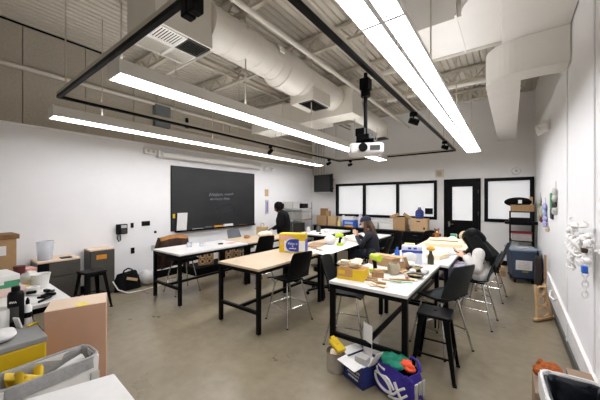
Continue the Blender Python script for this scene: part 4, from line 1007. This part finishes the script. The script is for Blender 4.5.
ct = T('counter', 'long black cabinet counter under the windows of the back wall', 'counter', (0, 8.8, 0))
CZ = .815; CX0, CX1 = -5.75, -1.82
MB().box(CX0, CX1, -.3, .33, CZ-.035, CZ).build('worktop', mat('dark_top', '#2b2a29', .4), ct, bevel=.003)
MB().box(CX0+.02, CX1-.02, -.25, .33, 0, CZ-.035).build('cabinet_body', BLKM, ct)
n = 6; w = (CX1-CX0-.04)/n
for k in range(n):
    a = CX0+.02+k*w
    dd = MB().box(a+.01, a+w-.01, -.27, -.25, .08, .58).build('door', BLKP, ct, bevel=.003)
    MB().box(a+w-.06, a+w-.045, -.285, -.27, .4, .52).build('handle', CHR, dd)
    dd = MB().box(a+.01, a+w-.01, -.27, -.25, .6, .765).build('drawer', BLKP, ct, bevel=.003)
    MB().box(a+w/2-.06, a+w/2+.06, -.285, -.27, .68, .695).build('handle', CHR, dd)
cz_ = CZ+.001; YC = 8.72
obox('cardboard_box', 'open brown carton at the left end of the back counter', 'box', (-5.4, YC, cz_), (.42, .3, .34), 0, CARD, flaps=()).rotation_euler = (0, 0, 0)
cbx('cardboard_box', 'brown carton standing on the left carton of the back counter, taller one', 'box', (-5.38, YC, cz_+.341), (.2, .2, .26), 0, mat('brown_card', '#8f6a42', .85), None)
cbx('cardboard_box', 'small brown carton beside the taller upright one', 'box', (-5.205, YC, cz_+.341), (.13, .16, .17), 0, CARD, None)
cbx('cardboard_box', 'pale carton right of the open brown one on the back counter', 'box', (-5.0, YC, cz_), (.3, .28, .33), .05, CARDL, BLKP)
lath('yellow_bottle', 'pale yellow bottle in front of the pale carton on the counter', 'bottle', (-4.72, YC-.08, cz_), [(.06, 0), (.06, .15), (.03, .2), (.03, .24)], mat('pale_yel', '#e2cf86', .5))
t = cbx('blue_box', 'bright blue box on the back counter', 'box', (-4.33, YC, cz_), (.46, .26, .22), 0, BLUEB, None)
MB().box(-.15, .15, -.133, -.13, .09, .17).build('print', mat('pale_print', '#9fb4e0', .6), t)
slab('yellow_case', 'orange tray under the front of the blue box', 'tray', (-4.3, YC-.19, cz_), (.3, .08, .05), 0, mat('orange_tray', '#d79a2f', .6))
cbx('white_carton', 'white carton on top of the blue box', 'box', (-4.35, YC, cz_+.221), (.34, .22, .12), .08, PAPER, GPL)
lath('white_jug', 'white jug with a red mark behind the pale yellow bottle', 'jug', (-4.66, YC+.12, cz_), [(.07, 0), (.07, .25), (.04, .32), (.04, .37)], WPL)
lath('clear_jug', 'tall cloudy jug right of the blue box', 'jug', (-3.96, YC, cz_), [(.08, 0), (.085, .3), (.05, .38), (.045, .45)], mat('lilac_plastic', '#d5cbd6', .35))
lath('white_jug', 'white jug left of the person in the cap on the counter', 'jug', (-3.73, YC, cz_), [(.07, 0), (.075, .24), (.05, .28), (.045, .3)], WPL)
cbx('grey_box', 'grey-white storage box on the counter right of the jugs', 'box', (-3.5, YC, cz_), (.36, .28, .18), 0, GPL, None)
cbx('white_printer', 'white machine with a dark slot on the counter behind the cap', 'printer', (-3.04, YC+.05, cz_), (.48, .36, .2), 0, WPL, None)
cbx('long_box', 'long white box on the counter left of the tall carton', 'box', (-2.6, YC+.24, cz_), (.24, .2, .16), 0, mat('dim_white', '#d0cec9', .5), None)
obox('cardboard_box', 'tall open brown carton on the right half of the counter', 'box', (-2.6, YC-.12, cz_), (.36, .3, .38), R(-4), CARD, flaps=((1, 1.0), (-1, 1.2)))
t = cbx('cardboard_box', 'brown carton with a blue bottle on it at the right end of the counter', 'box', (-2.07, YC-.05, cz_), (.46, .36, .36), R(3), CARDL, None)
MB().box(-.06, .04, -.183, -.18, .27, .3).box(.12, .17, -.183, -.18, .06, .12).build('hand_hole', mat('hole_brown', '#4a2d1a', .9), t)
t = T('water_bottle', 'blue water bottle standing on the right carton', 'bottle', (-2.08, YC-.05, cz_+.361))
MB().lathe([(.11, 0), (.115, .02), (.115, .2), (.09, .24), (.05, .27)], 24).build('bottle_body', BLUED, t, True); MB().lathe([(.0505, .27), (.045, .33)], 18).build('neck', mat('grey_neck', '#6d7380', .5), t, True)
MB().lathe([(.1155, .05), (.1155, .06)], 24).lathe([(.1155, .11), (.1155, .12)], 24).build('ring', BLUEB, t, True)
# ledge shelf on the back wall under the panes

# ------------------------------------------------------------------ right side
br = T('storage_bin', 'wheeled navy bin with a grey lid and white notice by the right wall', 'bin', (.23, 7.6, 0), R(10))
m = MB(); a, b, c_, d_, z0, z1 = .19, .24, .235, .29, .1, .66
m.add([(-a, -b, z0), (a, -b, z0), (a, b, z0), (-a, b, z0), (-c_, -d_, z1), (c_, -d_, z1), (c_, d_, z1), (-c_, d_, z1)], [(3, 2, 1, 0), (4, 5, 6, 7), (0, 1, 5, 4), (1, 2, 6, 5), (2, 3, 7, 6), (3, 0, 4, 7)])
m.build('bin_body', NAVY, br, bevel=.02)
MB().box(-.255, .255, -.31, .31, .665, .71).build('lid', NAVYL, br, bevel=.015); MB().cbox((.0, -.06, .715), (.25, .2, .012)).build('lid_panel', GPL, br, bevel=.004)
nm = Matrix.Translation((0, -.2645, .38)) @ Matrix.Rotation(math.atan2(.05, .56), 4, 'X')
MB().box(-.15, .12, -.004, .004, -.1, .1, nm).build('notice', PAPER, br)
for k, zz in enumerate((.06, .03, 0, -.03, -.06)):
    m = MB()
    m.tube([nm @ Vector((-.015+u, -.006, zz+v)) for u, v in scrawl(21, .2-.03*(k % 2), .014, 80+k)], .0022, 4); m.build('lettering', mat('faded_red', '#b98a93', .8), br)
MB().box(-.04, .06, -.004, .004, -.15, -.12, nm).build('yellow_label', mat('dull_yellow', '#a99a3b', .6), br)
for sx in (-1, 1):
    for sy in (-1, 1):
        g = MB().cyl((sx*.15-.015, sy*.19, .04), (sx*.15+.015, sy*.19, .04), .04, n=18).build('caster', BLKP, br)
        MB().box(sx*.15-.025, sx*.15+.025, sy*.19-.02, sy*.19+.02, .07, .105).build('caster_fork', ZINC, g)
MB().tube([(-.2, -.2, .03), (-.25, -.15, .1)], .004, 4); MB().box(-.2, .2, -.245, .245, .085, .11).build('base_frame', BLKP, br)

sr = T('shelf_rack', 'narrow black shelf rack in the far right corner behind the navy bin', 'rack', (.26, 8.72, 0))
for sx in (-1, 1):
    for sy in (-1, 1): MB().box(sx*.22-.018, sx*.22+.018, sy*.2-.018, sy*.2+.018, 0, 1.445).build('post', BLK, sr, bevel=.003)
for z in (.3, .72, 1.12, 1.42): MB().box(-.24, .24, -.22, .22, z, z+.025).build('shelf', BLK, sr, bevel=.003)
MB().cyl((-.22, -.2, 1.21), (.22, -.2, 1.21), .012).build('cross_bar', BLK, sr, True)
t = obox('wood_crate', 'shallow wooden crate on top of the black rack', 'crate', (.27, 8.7, 1.446), (.44, .4, .16), 0, WOODD, flaps=())
bb = T('cushion', 'big round black cushion lying in the wooden crate on the rack', 'cushion', (.2, 8.68, 1.57), 0)
MB().ball((0, 0, .1), .28, 24, 14, (1, .8, .42)).build('cushion_body', BLKM, bb, True); MB().cbox((.03, -.222, .11), (.07, .01, .08), rz=.0).build('white_tag', PAPER, bb)
slab('wood_offcut', 'upright wooden slat at the right of the wooden crate', 'slat', (.44, 8.62, 1.455), (.06, .05, .34), .1, CARDL)
slab('orange_block', 'small orange block on the second shelf of the black rack', 'block', (.27, 8.65, 1.146), (.2, .2, .08), 0, mat('orange_blk', '#d99a38', .7))
slab('grey_pad', 'grey pad on top of the orange block', 'pad', (.27, 8.65, 1.227), (.26, .22, .04), .1, GPL)
t = T('black_tool', 'black tool lying across the front of the black rack', 'tool', (.23, 8.4, 1.146), .1)
MB().box(-.3, .34, -.07, .02, -.0, .07).box(-.22, .2, -.1, .02, .06, .16).build('tool_body', BLKP, t, bevel=.02)
slab('red_tray', 'flat red tray on the middle shelf of the black rack', 'tray', (.26, 8.65, .92), (.4, .36, .03), 0, RED)
cbx('clear_bin', 'grey translucent bin under the red tray on the black rack', 'box', (.26, 8.67, .746), (.38, .34, .173), 0, mat('translucent_grey', '#a5a09c', .3), None)
slab('wood_pieces', 'brown wood piece on the floor left of the navy bin', 'wood', (-.22, 7.9, .0), (.3, .3, .12), .2, WOODD, bevel=.006)
slab('wood_pieces', 'pale wood piece lying on the brown one left of the navy bin', 'wood', (-.2, 7.9, .121), (.26, .24, .08), .4, CARDL, bevel=.006)
bgk = T('black_bag', 'dark bag hanging between the navy bin and the right wall', 'bag', (.47, 7.2, 0), 0)
MB().box(-.05, .05, -.16, .16, .02, .62).build('bag_body', mat('dark_brown_bag', '#2a211f', .8, bump=.3), bgk, bevel=.03); MB().tube([(0, -.06, .62), (0, -.04, .72), (0, .04, .72), (0, .06, .62)], .01, 6).build('handle', BLK, bgk, True)

# cut-out wood leaning on the right wall and the long white rail
cw = T('cut_wood_panel', 'cut-out wooden panel with round loops leaning on the right wall', 'wood panel', (.42, 5.3, 0), R(52))
mxp = Matrix.Rotation(-.12, 4, 'X')
m = MB()
for zz, rr in ((.12, .075), (.27, .07), (.41, .06)): m.tube([mxp @ Vector((rr*1.2*math.cos(a), 0, zz+rr*math.sin(a))) for a in [2*PI*i/20 for i in range(20)]], .016, 6, True)
m.bar(mxp @ Vector((-.2, 0, .03)), mxp @ Vector((.2, 0, .03)), .05, .03).bar(mxp @ Vector((.13, 0, .04)), mxp @ Vector((.08, 0, .5)), .03, .025).bar(mxp @ Vector((-.13, 0, .04)), mxp @ Vector((-.09, 0, .5)), .03, .025)
m.build('fretwork', CARDL, cw)
slab('wood_plank', 'upright brown plank leaning behind the cut-out panel on the right wall', 'plank', (.5, 6.2, 0), (.025, .1, .8), 0, WOODD, bevel=.003)
tag(MB().bar((.532, 2.2, .285), (.532, 6.3, .51), .03, .05).build('white_rail', PAPER, bevel=.004), 'long white rail running slightly downhill along the right wall', 'rail')
tag(MB().tube([(.52, 5.2, .46), (.47, 5.15, .47), (.45, 5.05, .42), (.49, 4.95, .40), (.53, 4.92, .46)], .012, 8).build('white_cable', WPL, smooth=True), 'short white loop of cord on the long rail of the right wall', 'cable')

# hung pieces on the right wall
def hung(label, y, z0, z1, w, cols, seed):
    t = T('wall_ornament', label, 'ornament', (XR-.03, y, z0), 0, 'small works hung on the right wall'); random.seed(seed); n = len(cols); h = (z1-z0)
    for k, c in enumerate(cols):
        a = h*k/n; b = h*(k+1)/n
        MB().ball((0, random.uniform(-.3, .3)*w, (a+b)/2), (b-a)*.62, 10, 8, (.03/((b-a)*.62), w/((b-a)), 1), .12).build('bead', c, t, True)
    MB().cyl((.015, 0, h*.5), (.015, 0, h+.1), .004, n=6).build('string', GPL, t)
LIL = mat('lilac', '#b3aee0', .5); PGRN = mat('dusty_green', '#8b9a72', .6); BEI = mat('beige_craft', '#b7a98e', .7)
hung('green and beige hung strip nearest the far corner of the right wall', 7.55, 1.3, 1.78, .16, [PGRN, BEI, PGRN, GPL], 1)
hung('pink and grey hung strip left of the lilac one on the right wall', 7.05, 1.3, 1.6, .12, [DRED, BEI, GPL], 2)
hung('lilac and blue hung cluster on the right wall', 6.6, 1.25, 1.66, .26, [LIL, LIL, mat('pale_blue', '#a9c3e2', .5), LIL], 3)
t = T('wall_ornament', 'upright dark green and black panel hung on the right wall', 'ornament', (XR, 5.7, 1.43), 0, 'small works hung on the right wall')
MB().box(-.03, 0, -.11, .11, 0, .16).build('lower_panel', mat('dark_teal', '#1c2730', .5), t, bevel=.01); MB().box(-.03, 0, -.11, .11, .16, .4).build('upper_panel', mat('leaf_green', '#1f7a45', .5), t, bevel=.01)
hung('thin grey hung strip nearest the white paper sculpture', 5.25, 1.52, 1.88, .09, [GPL, GREYM, GPL, GPL], 6)
hung('tiny beige tag below the lilac cluster', 6.15, 1.2, 1.27, .08, [BEI], 7)

# white paper sculpture on the right wall
ps = T('paper_sculpture', 'white paper sculpture of ruffles and links on the right wall', 'sculpture', (.455, 3.06, 1.33), 0)
random.seed(17)
m = MB()
for k in range(38):
    y_, z_ = random.gauss(-.03, .16), random.gauss(.06, .09)
    m.ball((random.uniform(-.03, .04), y_, z_), random.uniform(.02, .05), 9, 6, (.6, 1.5, .6), .25)
for k in range(6):
    y_, z_ = random.gauss(.0, .12), random.gauss(.0, .08); r_ = random.uniform(.04, .07)
    m.tube([(-.04+.02*math.sin(a*2), y_+r_*math.cos(a), z_+r_*math.sin(a)) for a in [2*PI*i/16 for i in range(16)]], .009, 6, True)
m.build('paper_ruffles', PAPER, ps, True)
for k in range(6):
    MB().tube([(-.01+(.016*math.cos(a) if k % 2 else 0), -.22+(0 if k % 2 else .016*math.cos(a)), -.1-.038*k+.026*math.sin(a)) for a in [2*PI*i/14 for i in range(14)]], .006, 6, True).build('paper_link', PAPER, ps, True)
m = MB()
for y_ in (.45, .6): m.cyl((.02, y_, -.25), (.02, y_, .1), .008, n=8)
for k in range(4): m.cyl((.02, .25, -.02+.05*k), (.02, .6, -.04+.05*k), .006, n=6)
m.build('thin_rods', PAPER, ps, True)
MB().cbox((-.03, -.32, .04), (.03, .06, .03)).build('dark_clip', BRNC, ps, bevel=.005); MB().cbox((-.03, -.33, -.09), (.03, .05, .05)).build('blue_clip', BLUEB, ps, bevel=.005)

# bottom right bin and the things behind it
rb = T('trash_bin', 'trash bin with black and clear liners at the bottom right corner', 'bin', (.335, 2.24, 0), R(2)); zt2 = .6
m = MB(); a, b, c_, d_ = .13, .17, .16, .2
vs = [(-a, -b, 0), (a, -b, 0), (a, b, 0), (-a, b, 0), (-c_, -d_, zt2), (c_, -d_, zt2), (c_, d_, zt2), (-c_, d_, zt2), (-c_+.01, -d_+.01, zt2), (c_-.01, -d_+.01, zt2), (c_-.01, d_-.01, zt2), (-c_+.01, d_-.01, zt2), (-a+.01, -b+.01, .02), (a-.01, -b+.01, .02), (a-.01, b-.01, .02), (-a+.01, b-.01, .02)]
fs = [(3, 2, 1, 0), (12, 13, 14, 15)]
for o in (0, 4, 8): fs += [(o+i, o+(i+1) % 4, o+4+(i+1) % 4, o+4+i) for i in range(4)]
m.add(vs, fs).build('bin_body', GPL, rb)
_z = zt; zt = zt2
MB().grid(linerf(.012, .12, c_, d_, .42, .004, 8), 73, 16).build('clear_liner', WLIN, rb, True)
MB().grid(lambda u, v: Vector(linerf(.006, .04, c_-.018, d_-.02, .46, .006, 9)(u, v*.8+.2))+Vector((0, .0, -.012)), 73, 16).build('black_liner', BLIN, rb, True)
zt = _z
MB().box(-.1, .1, -.14, .14, .06, .08).build('trash_bed', BLIN, rb)
slab('cardboard_box', 'low brown carton on the floor behind the bottom right bin', 'box', (.34, 2.86, 0), (.36, .34, .3), 0, mat('dull_card', '#8d7762', .85), bevel=.004)
slab('cardboard_box', 'small brown carton on the low one, beside the orange brown toy', 'box', (.43, 2.86, .301), (.14, .24, .12), 0, mat('dull_card', '#8d7762'), bevel=.004)
random.seed(31); m = MB()
for k in range(26): m.ball((random.gauss(0, .045), random.gauss(0, .06), random.uniform(.04, .13)), random.uniform(.025, .04), 8, 6, (1, 1, 1), .25)
t = T('stuffed_toy', 'fuzzy orange brown stuffed toy on the low carton behind the bottom right bin', 'toy', (.265, 2.86, .301))
m.ball((0, 0, .085), .085, 14, 10, (1, 1.1, 1), .1); m.build('plush_body', mat('orange_plush', '#a8571f', .95, var=.3, scale=60, bump=.9, bscale=70), t, True)

# ------------------------------------------------------------------ people
def body(name, caps, m, parent, vox=.01, smooth=4):
    mb = MB()
    for p, q, r, r2 in caps:
        p, q = Vector(p), Vector(q)
        mb.ball(p, r, 14, 10); mb.ball(q, r2, 14, 10)
        if (q-p).length > 1e-4: mb.cyl(p, q, r, r2, 14)
    o = mb.build(name, m, None)
    rm = o.modifiers.new('remesh', 'REMESH'); rm.mode = 'VOXEL'; rm.voxel_size = vox; rm.use_smooth_shade = True
    sm = o.modifiers.new('smooth', 'SMOOTH'); sm.iterations = smooth; sm.factor = .5
    bpy.context.view_layer.update()
    dg = bpy.context.evaluated_depsgraph_get()
    me = bpy.data.meshes.new_from_object(o.evaluated_get(dg)); me.name = name
    o.modifiers.clear(); o.data = me
    for p in me.polygons: p.use_smooth = True
    o.parent = parent
    return o
def hand(wrist, fwd, side, up, curl=.6):
    """palm, five unequal bent fingers; fwd finger direction, side thumb side"""
    w, f, s, u = Vector(wrist), Vector(fwd).normalized(), Vector(side).normalized(), Vector(up).normalized()
    c = []
    for k in range(4):
        o = s*(.03-.02*k); a = w+f*.02+o*.6; b = w+f*.088+o
        c.append((a, b, .016, .0125))
        L = (.028, .032, .03, .022)[k]
        d1 = (f*math.cos(curl*.5)-u*math.sin(curl*.5)); d2 = (f*math.cos(curl*1.3)-u*math.sin(curl*1.3)); d3 = (f*math.cos(curl*2)-u*math.sin(curl*2))
        p1 = b+d1*L*1.2; p2 = p1+d2*L; p3 = p2+d3*L*.8
        c += [(b, p1, .0105, .0095), (p1, p2, .0095, .0085), (p2, p3, .0085, .0075)]
    t0 = w+f*.03+s*.025; t1 = t0+(s*.8+f*.6-u*.2).normalized()*.042; t2 = t1+(f*.9+s*.2-u*.3).normalized()*.033
    c += [(t0, t1, .014, .011), (t1, t2, .011, .009)]
    return c
def headcaps(c, f, up, r=.098):
    """skull, jaw, nose, ears round head centre c, facing f"""
    c, f, up = Vector(c), Vector(f).normalized(), Vector(up).normalized(); s = f.cross(up).normalized()
    return [(c+up*.03-f*.025, c+up*.03+f*.02, r*.95, r*.9), (c-up*.02+f*.02, c-up*.075+f*.05, r*.75, r*.42), (c-up*.03+f*.07, c-up*.07+f*.065, .035, .03),
            (c+up*.02+f*.098, c-up*.02+f*.118, .009, .014), (c+s*.083-up*.005, c+s*.086-up*.03, .02, .014), (c-s*.083-up*.005, c-s*.086-up*.03, .02, .014), (c+up*.035+f*.085-s*.03, c+up*.035+f*.085+s*.03, .016, .016)]
def face(c, f, up, parent, lipm):
    c, f, up = Vector(c), Vector(f).normalized(), Vector(up).normalized(); s = f.cross(up).normalized()
    for k in (-1, 1):
        e = c+s*k*.033+f*.092+up*.008
        g = MB().ball(e, .011, 12, 8).build('eye', PAPER, parent, True)
        MB().ball(e+f*.0075, .006, 10, 6).build('iris', BLKM, g, True)
        MB().tube([c+s*k*.018+f*.102+up*.034, c+s*k*.036+f*.1+up*.038, c+s*k*.052+f*.088+up*.032], .004, 6).build('eyebrow', HAIRB, parent, True)
    MB().tube([c-s*.022+f*.098-up*.052, c+f*.106-up*.05, c+s*.022+f*.098-up*.052], [.004, .0065, .004], 6).build('mouth', lipm, parent, True)
LIP = mat('lips', '#a8665a', .5)
def phone(label, loc, rot):
    o = tag(MB().box(-.036, .036, -.075, .075, -.005, .005).build('mobile_phone', BLKP, bevel=.004), label, 'phone', loc=loc)
    o.rotation_euler = rot
    sc_ = MB().box(-.032, .032, -.068, .068, .005, .0058).build('screen', mat('phone_screen', '#1b2430', .15), o)
    return o

# person in black, standing bent over beside the far end of the table row
P1 = T('person', 'standing person in a black jacket with dark curly hair, head bowed, beyond the wood table', 'person', (-4.98, 5.92, 0), R(125))
hc = (0, .13, 1.5); hf = (0, .9, -.45); hu = (0, .45, .9)
bcaps = [((-.09, 0, .9), (.09, 0, .9), .12, .12), ((0, 0, .92), (0, .03, 1.2), .13, .15), ((-.12, .04, 1.3), (.12, .04, 1.3), .09, .09), ((0, .04, 1.3), (0, .09, 1.42), .06, .052)]
for s in (-1, 1):
    bcaps += [((s*.1, 0, .88), (s*.11, .02, .48), .09, .062), ((s*.11, .02, .48), (s*.11, -.02, .09), .058, .04), ((s*.11, -.03, .05), (s*.12, .13, .035), .042, .034),
              ((s*.19, .04, 1.3), (s*.25, .08, 1.03), .055, .042), ((s*.25, .08, 1.03), (s*.14, .26, .95), .04, .028)]
    bcaps += hand((s*.14, .27, .95), (-s*.4, .8, -.2), (-s, 0, .2), (0, .2, 1), .6)
body('body', bcaps+headcaps(hc, hf, hu), SKIND, P1, .008)
face(hc, hf, hu, P1, LIP)
jc = [((-.08, 0, .86), (.08, 0, .86), .165, .165), ((0, -.01, .9), (0, .0, 1.15), .19, .205), ((-.14, .02, 1.29), (.14, .02, 1.29), .135, .135), ((0, .02, 1.2), (0, .03, 1.3), .17, .12), ((-.05, .02, 1.37), (.05, .02, 1.37), .075, .075), ((0, -.06, 1.33), (0, -.09, 1.26), .085, .09)]
for s in (-1, 1): jc += [((s*.2, .03, 1.28), (s*.27, .07, 1.02), .09, .075), ((s*.27, .07, 1.02), (s*.16, .24, .955), .072, .05)]
body('jacket', jc, BJKT, P1, .012)
tc = [((-.08, 0, .86), (.08, 0, .86), .13, .13)]
for s in (-1, 1): tc += [((s*.1, 0, .86), (s*.11, .02, .48), .105, .08), ((s*.11, .02, .48), (s*.11, -.02, .12), .077, .06)]
body('trousers', tc, BLKM, P1, .012)
for s in (-1, 1): body('shoe', [((s*.11, -.04, .045), (s*.125, .15, .04), .05, .042)], BLKP, P1, .008)
random.seed(2)
hcaps = [(Vector(hc)+Vector((0, -.03, .05)), Vector(hc)+Vector((0, .0, .06)), .125, .12)]
for k in range(34):
    dv = Vector((random.gauss(0, 1), random.gauss(-.35, .8), random.gauss(.45, .7))).normalized()
    if dv.y > .55 and dv.z < .5: continue
    p = Vector(hc)+Vector((0, -.025, .04))+dv*.115; hcaps.append((p, p, .032, .032))
body('hair', hcaps, HAIRA, P1, .01, 1)

# person in a navy cap, seated, looking at a phone
P2 = T('person', 'seated person in a navy cap and dark shirt with long brown hair, holding a phone', 'person', (-2.16, 5.3, 0), R(92))
P2.scale = (.88, .88, .91)
hc = (0, .14, 1.385); hf = (0, .93, -.36); hu = (0, .36, .93)
bcaps = [((-.09, -.02, .73), (.09, -.02, .73), .105, .105), ((0, -.02, .75), (0, .0, 1.0), .12, .13), ((-.11, .03, 1.13), (.11, .03, 1.13), .075, .075), ((0, .03, 1.14), (0, .1, 1.3), .055, .05)]
for s in (-1, 1):
    bcaps += [((s*.09, 0, .71), (s*.12, .42, .69), .085, .06), ((s*.12, .42, .69), (s*.12, .36, .3), .056, .04), ((s*.12, .34, .27), (s*.12, .48, .25), .04, .032),
              ((s*.17, .03, 1.13), (s*.22, .16, .92), .048, .038), ((s*.22, .16, .92), (s*.06, .36, 1.1), .036, .026)]
    bcaps += hand((s*.055, .37, 1.11), (-s*.25, .55, .8), (-s*.2, -.8, .5), (s, 0.1, .3), .7)
body('body', bcaps+headcaps(hc, hf, hu), SKINL, P2, .007)
face(hc, hf, hu, P2, LIP)
jc = [((-.08, -.02, .74), (.08, -.02, .74), .135, .135), ((0, -.02, .78), (0, .0, 1.02), .145, .155), ((-.12, .02, 1.12), (.12, .02, 1.12), .095, .095), ((0, .0, 1.05), (0, .03, 1.14), .14, .11)]
for s in (-1, 1): jc += [((s*.18, .03, 1.12), (s*.235, .16, .92), .068, .058), ((s*.235, .16, .92), (s*.08, .335, 1.07), .055, .042)]
body('shirt', jc, NSHIRT, P2, .01)
tc = [((-.08, -.02, .72), (.08, -.02, .72), .122, .122)]
for s in (-1, 1): tc += [((s*.09, 0, .715), (s*.12, .42, .695), .1, .075), ((s*.12, .42, .69), (s*.12, .36, .31), .072, .055)]
body('trousers', tc, DENIM, P2, .011)
for s in (-1, 1): body('shoe', [((s*.12, .33, .285), (s*.12, .5, .265), .045, .04)], BLKP, P2, .008)
H = Vector(hc); F = Vector(hf).normalized(); U = Vector(hu).normalized()
hcaps = [(H-F*.03+U*.0, H-F*.055-U*.06, .1, .085), (H-F*.07-U*.05, H-F*.1-U*.14, .075, .065), ((0, .0, 1.27), (0, -.05, 1.12), .07, .06), ((.02, -.06, 1.12), (.03, -.1, .98), .058, .03)]
for s in (-1, 1): hcaps += [(H+Vector((s*.085, 0, 0))-F*.01, H+Vector((s*.1, -.02, -.17)), .035, .04), (H+Vector((s*.1, -.02, -.17)), (s*.12, .05, 1.06), .042, .025)]
body('hair', hcaps, HAIRBR, P2, .009, 3)
cp = body('cap', [(H+U*.045-F*.03, H+U*.05+F*.02, .112, .106)], CAPM, P2, .008)
me = cp.data                                   # keep the crown above the brow line
bm = bmesh.new(); bm.from_mesh(me)
bmesh.ops.bisect_plane(bm, geom=bm.verts[:]+bm.edges[:]+bm.faces[:], plane_co=H+U*.035, plane_no=U-F*.1, clear_inner=True); bm.to_mesh(me); bm.free()
MB().grid(lambda u, v: H+U*(.045-.03*v-.02*(2*u-1)**2)+F*(.09+.085*v*(1-.35*(2*u-1)**2))+Vector((1, 0, 0))*(u-.5)*.17*(1-.2*v), 11, 6).build('cap_brim', CAPM, P2, True, thick=.006)
def placed(P, v): return P.matrix_world @ Vector(v)
bpy.context.view_layer.update()
phone('black phone held up by the person in the navy cap', placed(P2, (0, .445, 1.17)), (R(60), 0, R(92)))

# person in cream, seated at the right, bowed over a phone
P3 = T('person', 'seated person in a cream cardigan with very long black hair, bowed over a phone', 'person', (-.33, 4.71, 0), R(84))
hc = (0, .09, 1.175); hf = (0, .8, -.6); hu = (0, .6, .8)
bcaps = [((-.1, -.05, .73), (.1, -.05, .73), .11, .11), ((0, -.05, .75), (0, -.05, .92), .12, .12), ((-.1, -.02, 1.0), (.1, -.02, 1.0), .07, .07), ((0, -.02, 1.02), (0, .04, 1.11), .052, .05)]
for s in (-1, 1):
    bcaps += [((s*.09, -.03, .71), (s*.11, .38, .69), .085, .06), ((s*.11, .38, .69), (s*.11, .31, .3), .056, .04), ((s*.11, .29, .27), (s*.12, .43, .25), .04, .032),
              ((s*.165, -.02, .99), (s*.22, -.01, .79), .048, .038), ((s*.22, -.01, .79), (s*.07, .16, .9), .036, .026)]
    bcaps += hand((s*.06, .17, .905), (-s*.35, .8, .25), (-s*.6, .2, .7), (-s*.2, -.3, -1), .5)
body('body', bcaps+headcaps(hc, hf, hu), SKINL, P3, .007)
face(hc, hf, hu, P3, LIP)
jc = [((-.09, -.05, .71), (.09, -.05, .71), .145, .145), ((0, -.05, .76), (0, -.05, .92), .16, .155), ((-.11, -.03, .98), (.11, -.03, .98), .095, .095), ((0, -.05, .92), (0, -.03, 1.0), .15, .115)]
for s in (-1, 1): jc += [((s*.17, -.03, .98), (s*.235, -.01, .8), .082, .078), ((s*.235, -.01, .8), (s*.095, .135, .888), .075, .052)]
body('cardigan', jc, KNIT, P3, .011)
tc = [((-.08, -.05, .705), (.08, -.05, .705), .125, .125)]
for s in (-1, 1): tc += [((s*.09, -.02, .715), (s*.11, .38, .695), .105, .082), ((s*.11, .38, .69), (s*.11, .32, .33), .078, .065)]
body('trousers', tc, PATT, P3, .011)
for s in (-1, 1): body('shoe', [((s*.11, .28, .285), (s*.12, .44, .265), .045, .04)], BLKP, P3, .008)
H = Vector(hc); F = Vector(hf).normalized(); U = Vector(hu).normalized()
hcaps = [(H+U*.02-F*.03, H+U*.025+F*.015, .108, .1), (H-F*.05, H-F*.06-U*.06, .1, .095), ((0, -.02, 1.08), (0, -.1, .98), .09, .09), ((0, -.1, .98), (0, -.16, .88), .09, .07)]
random.seed(6)
for s in (-1, 1):
    for k in range(12):
        top = H+Vector((s*.08, -.08+.013*k, .02-.002*k)); mid = Vector((s*(.125+.025*random.random()), -.1+.016*k+random.uniform(-.015, .015), 1.04)); end = Vector((s*(.2+.05*random.random()), -.17+.02*k+random.uniform(-.02, .02), .85+.07*random.random()))
        hcaps += [(top, mid, .032, .026), (mid, end, .026, .006)]
for k in range(11):
    x_ = (k-5)*.034; hcaps += [((x_*.7, -.06, 1.1), (x_*1.1, -.17-.02*random.random(), .95), .035, .034), ((x_*1.1, -.18, .95), (x_*1.25, -.215-.02*random.random(), .78-.06*random.random()), .032, .008)]
body('hair', hcaps, HAIRB, P3, .008, 2)
bpy.context.view_layer.update()
phone('phone held low by the person in cream', placed(P3, (0, .25, .94)), (R(25), 0, R(84)))

# ------------------------------------------------------------------ camera, world, view
cam = bpy.data.cameras.new('camera'); cam.sensor_width = 36; cam.lens = 36*280/600; cam.clip_start = .05
co = bpy.data.objects.new('camera', cam); COL.objects.link(co)
co.location = (0, 0, 1.72); co.rotation_euler = (PI/2, 0, math.atan2(208, 280))
S.camera = co
wd = bpy.data.worlds.new('world'); S.world = wd; wd.use_nodes = True
wd.node_tree.nodes['Background'].inputs[0].default_value = (.9, .92, 1, 1); wd.node_tree.nodes['Background'].inputs[1].default_value = .05
vs_ = S.view_settings
vs_.view_transform = 'Standard'; vs_.look = 'None'; vs_.gamma = 1; vs_.use_curve_mapping = False; vs_.exposure = 0.0
S.cycles.use_denoising = True
S.cycles.max_bounces = 10; S.cycles.diffuse_bounces = 6; S.cycles.glossy_bounces = 4; S.cycles.transparent_max_bounces = 10
S.cycles.sample_clamp_indirect = 8
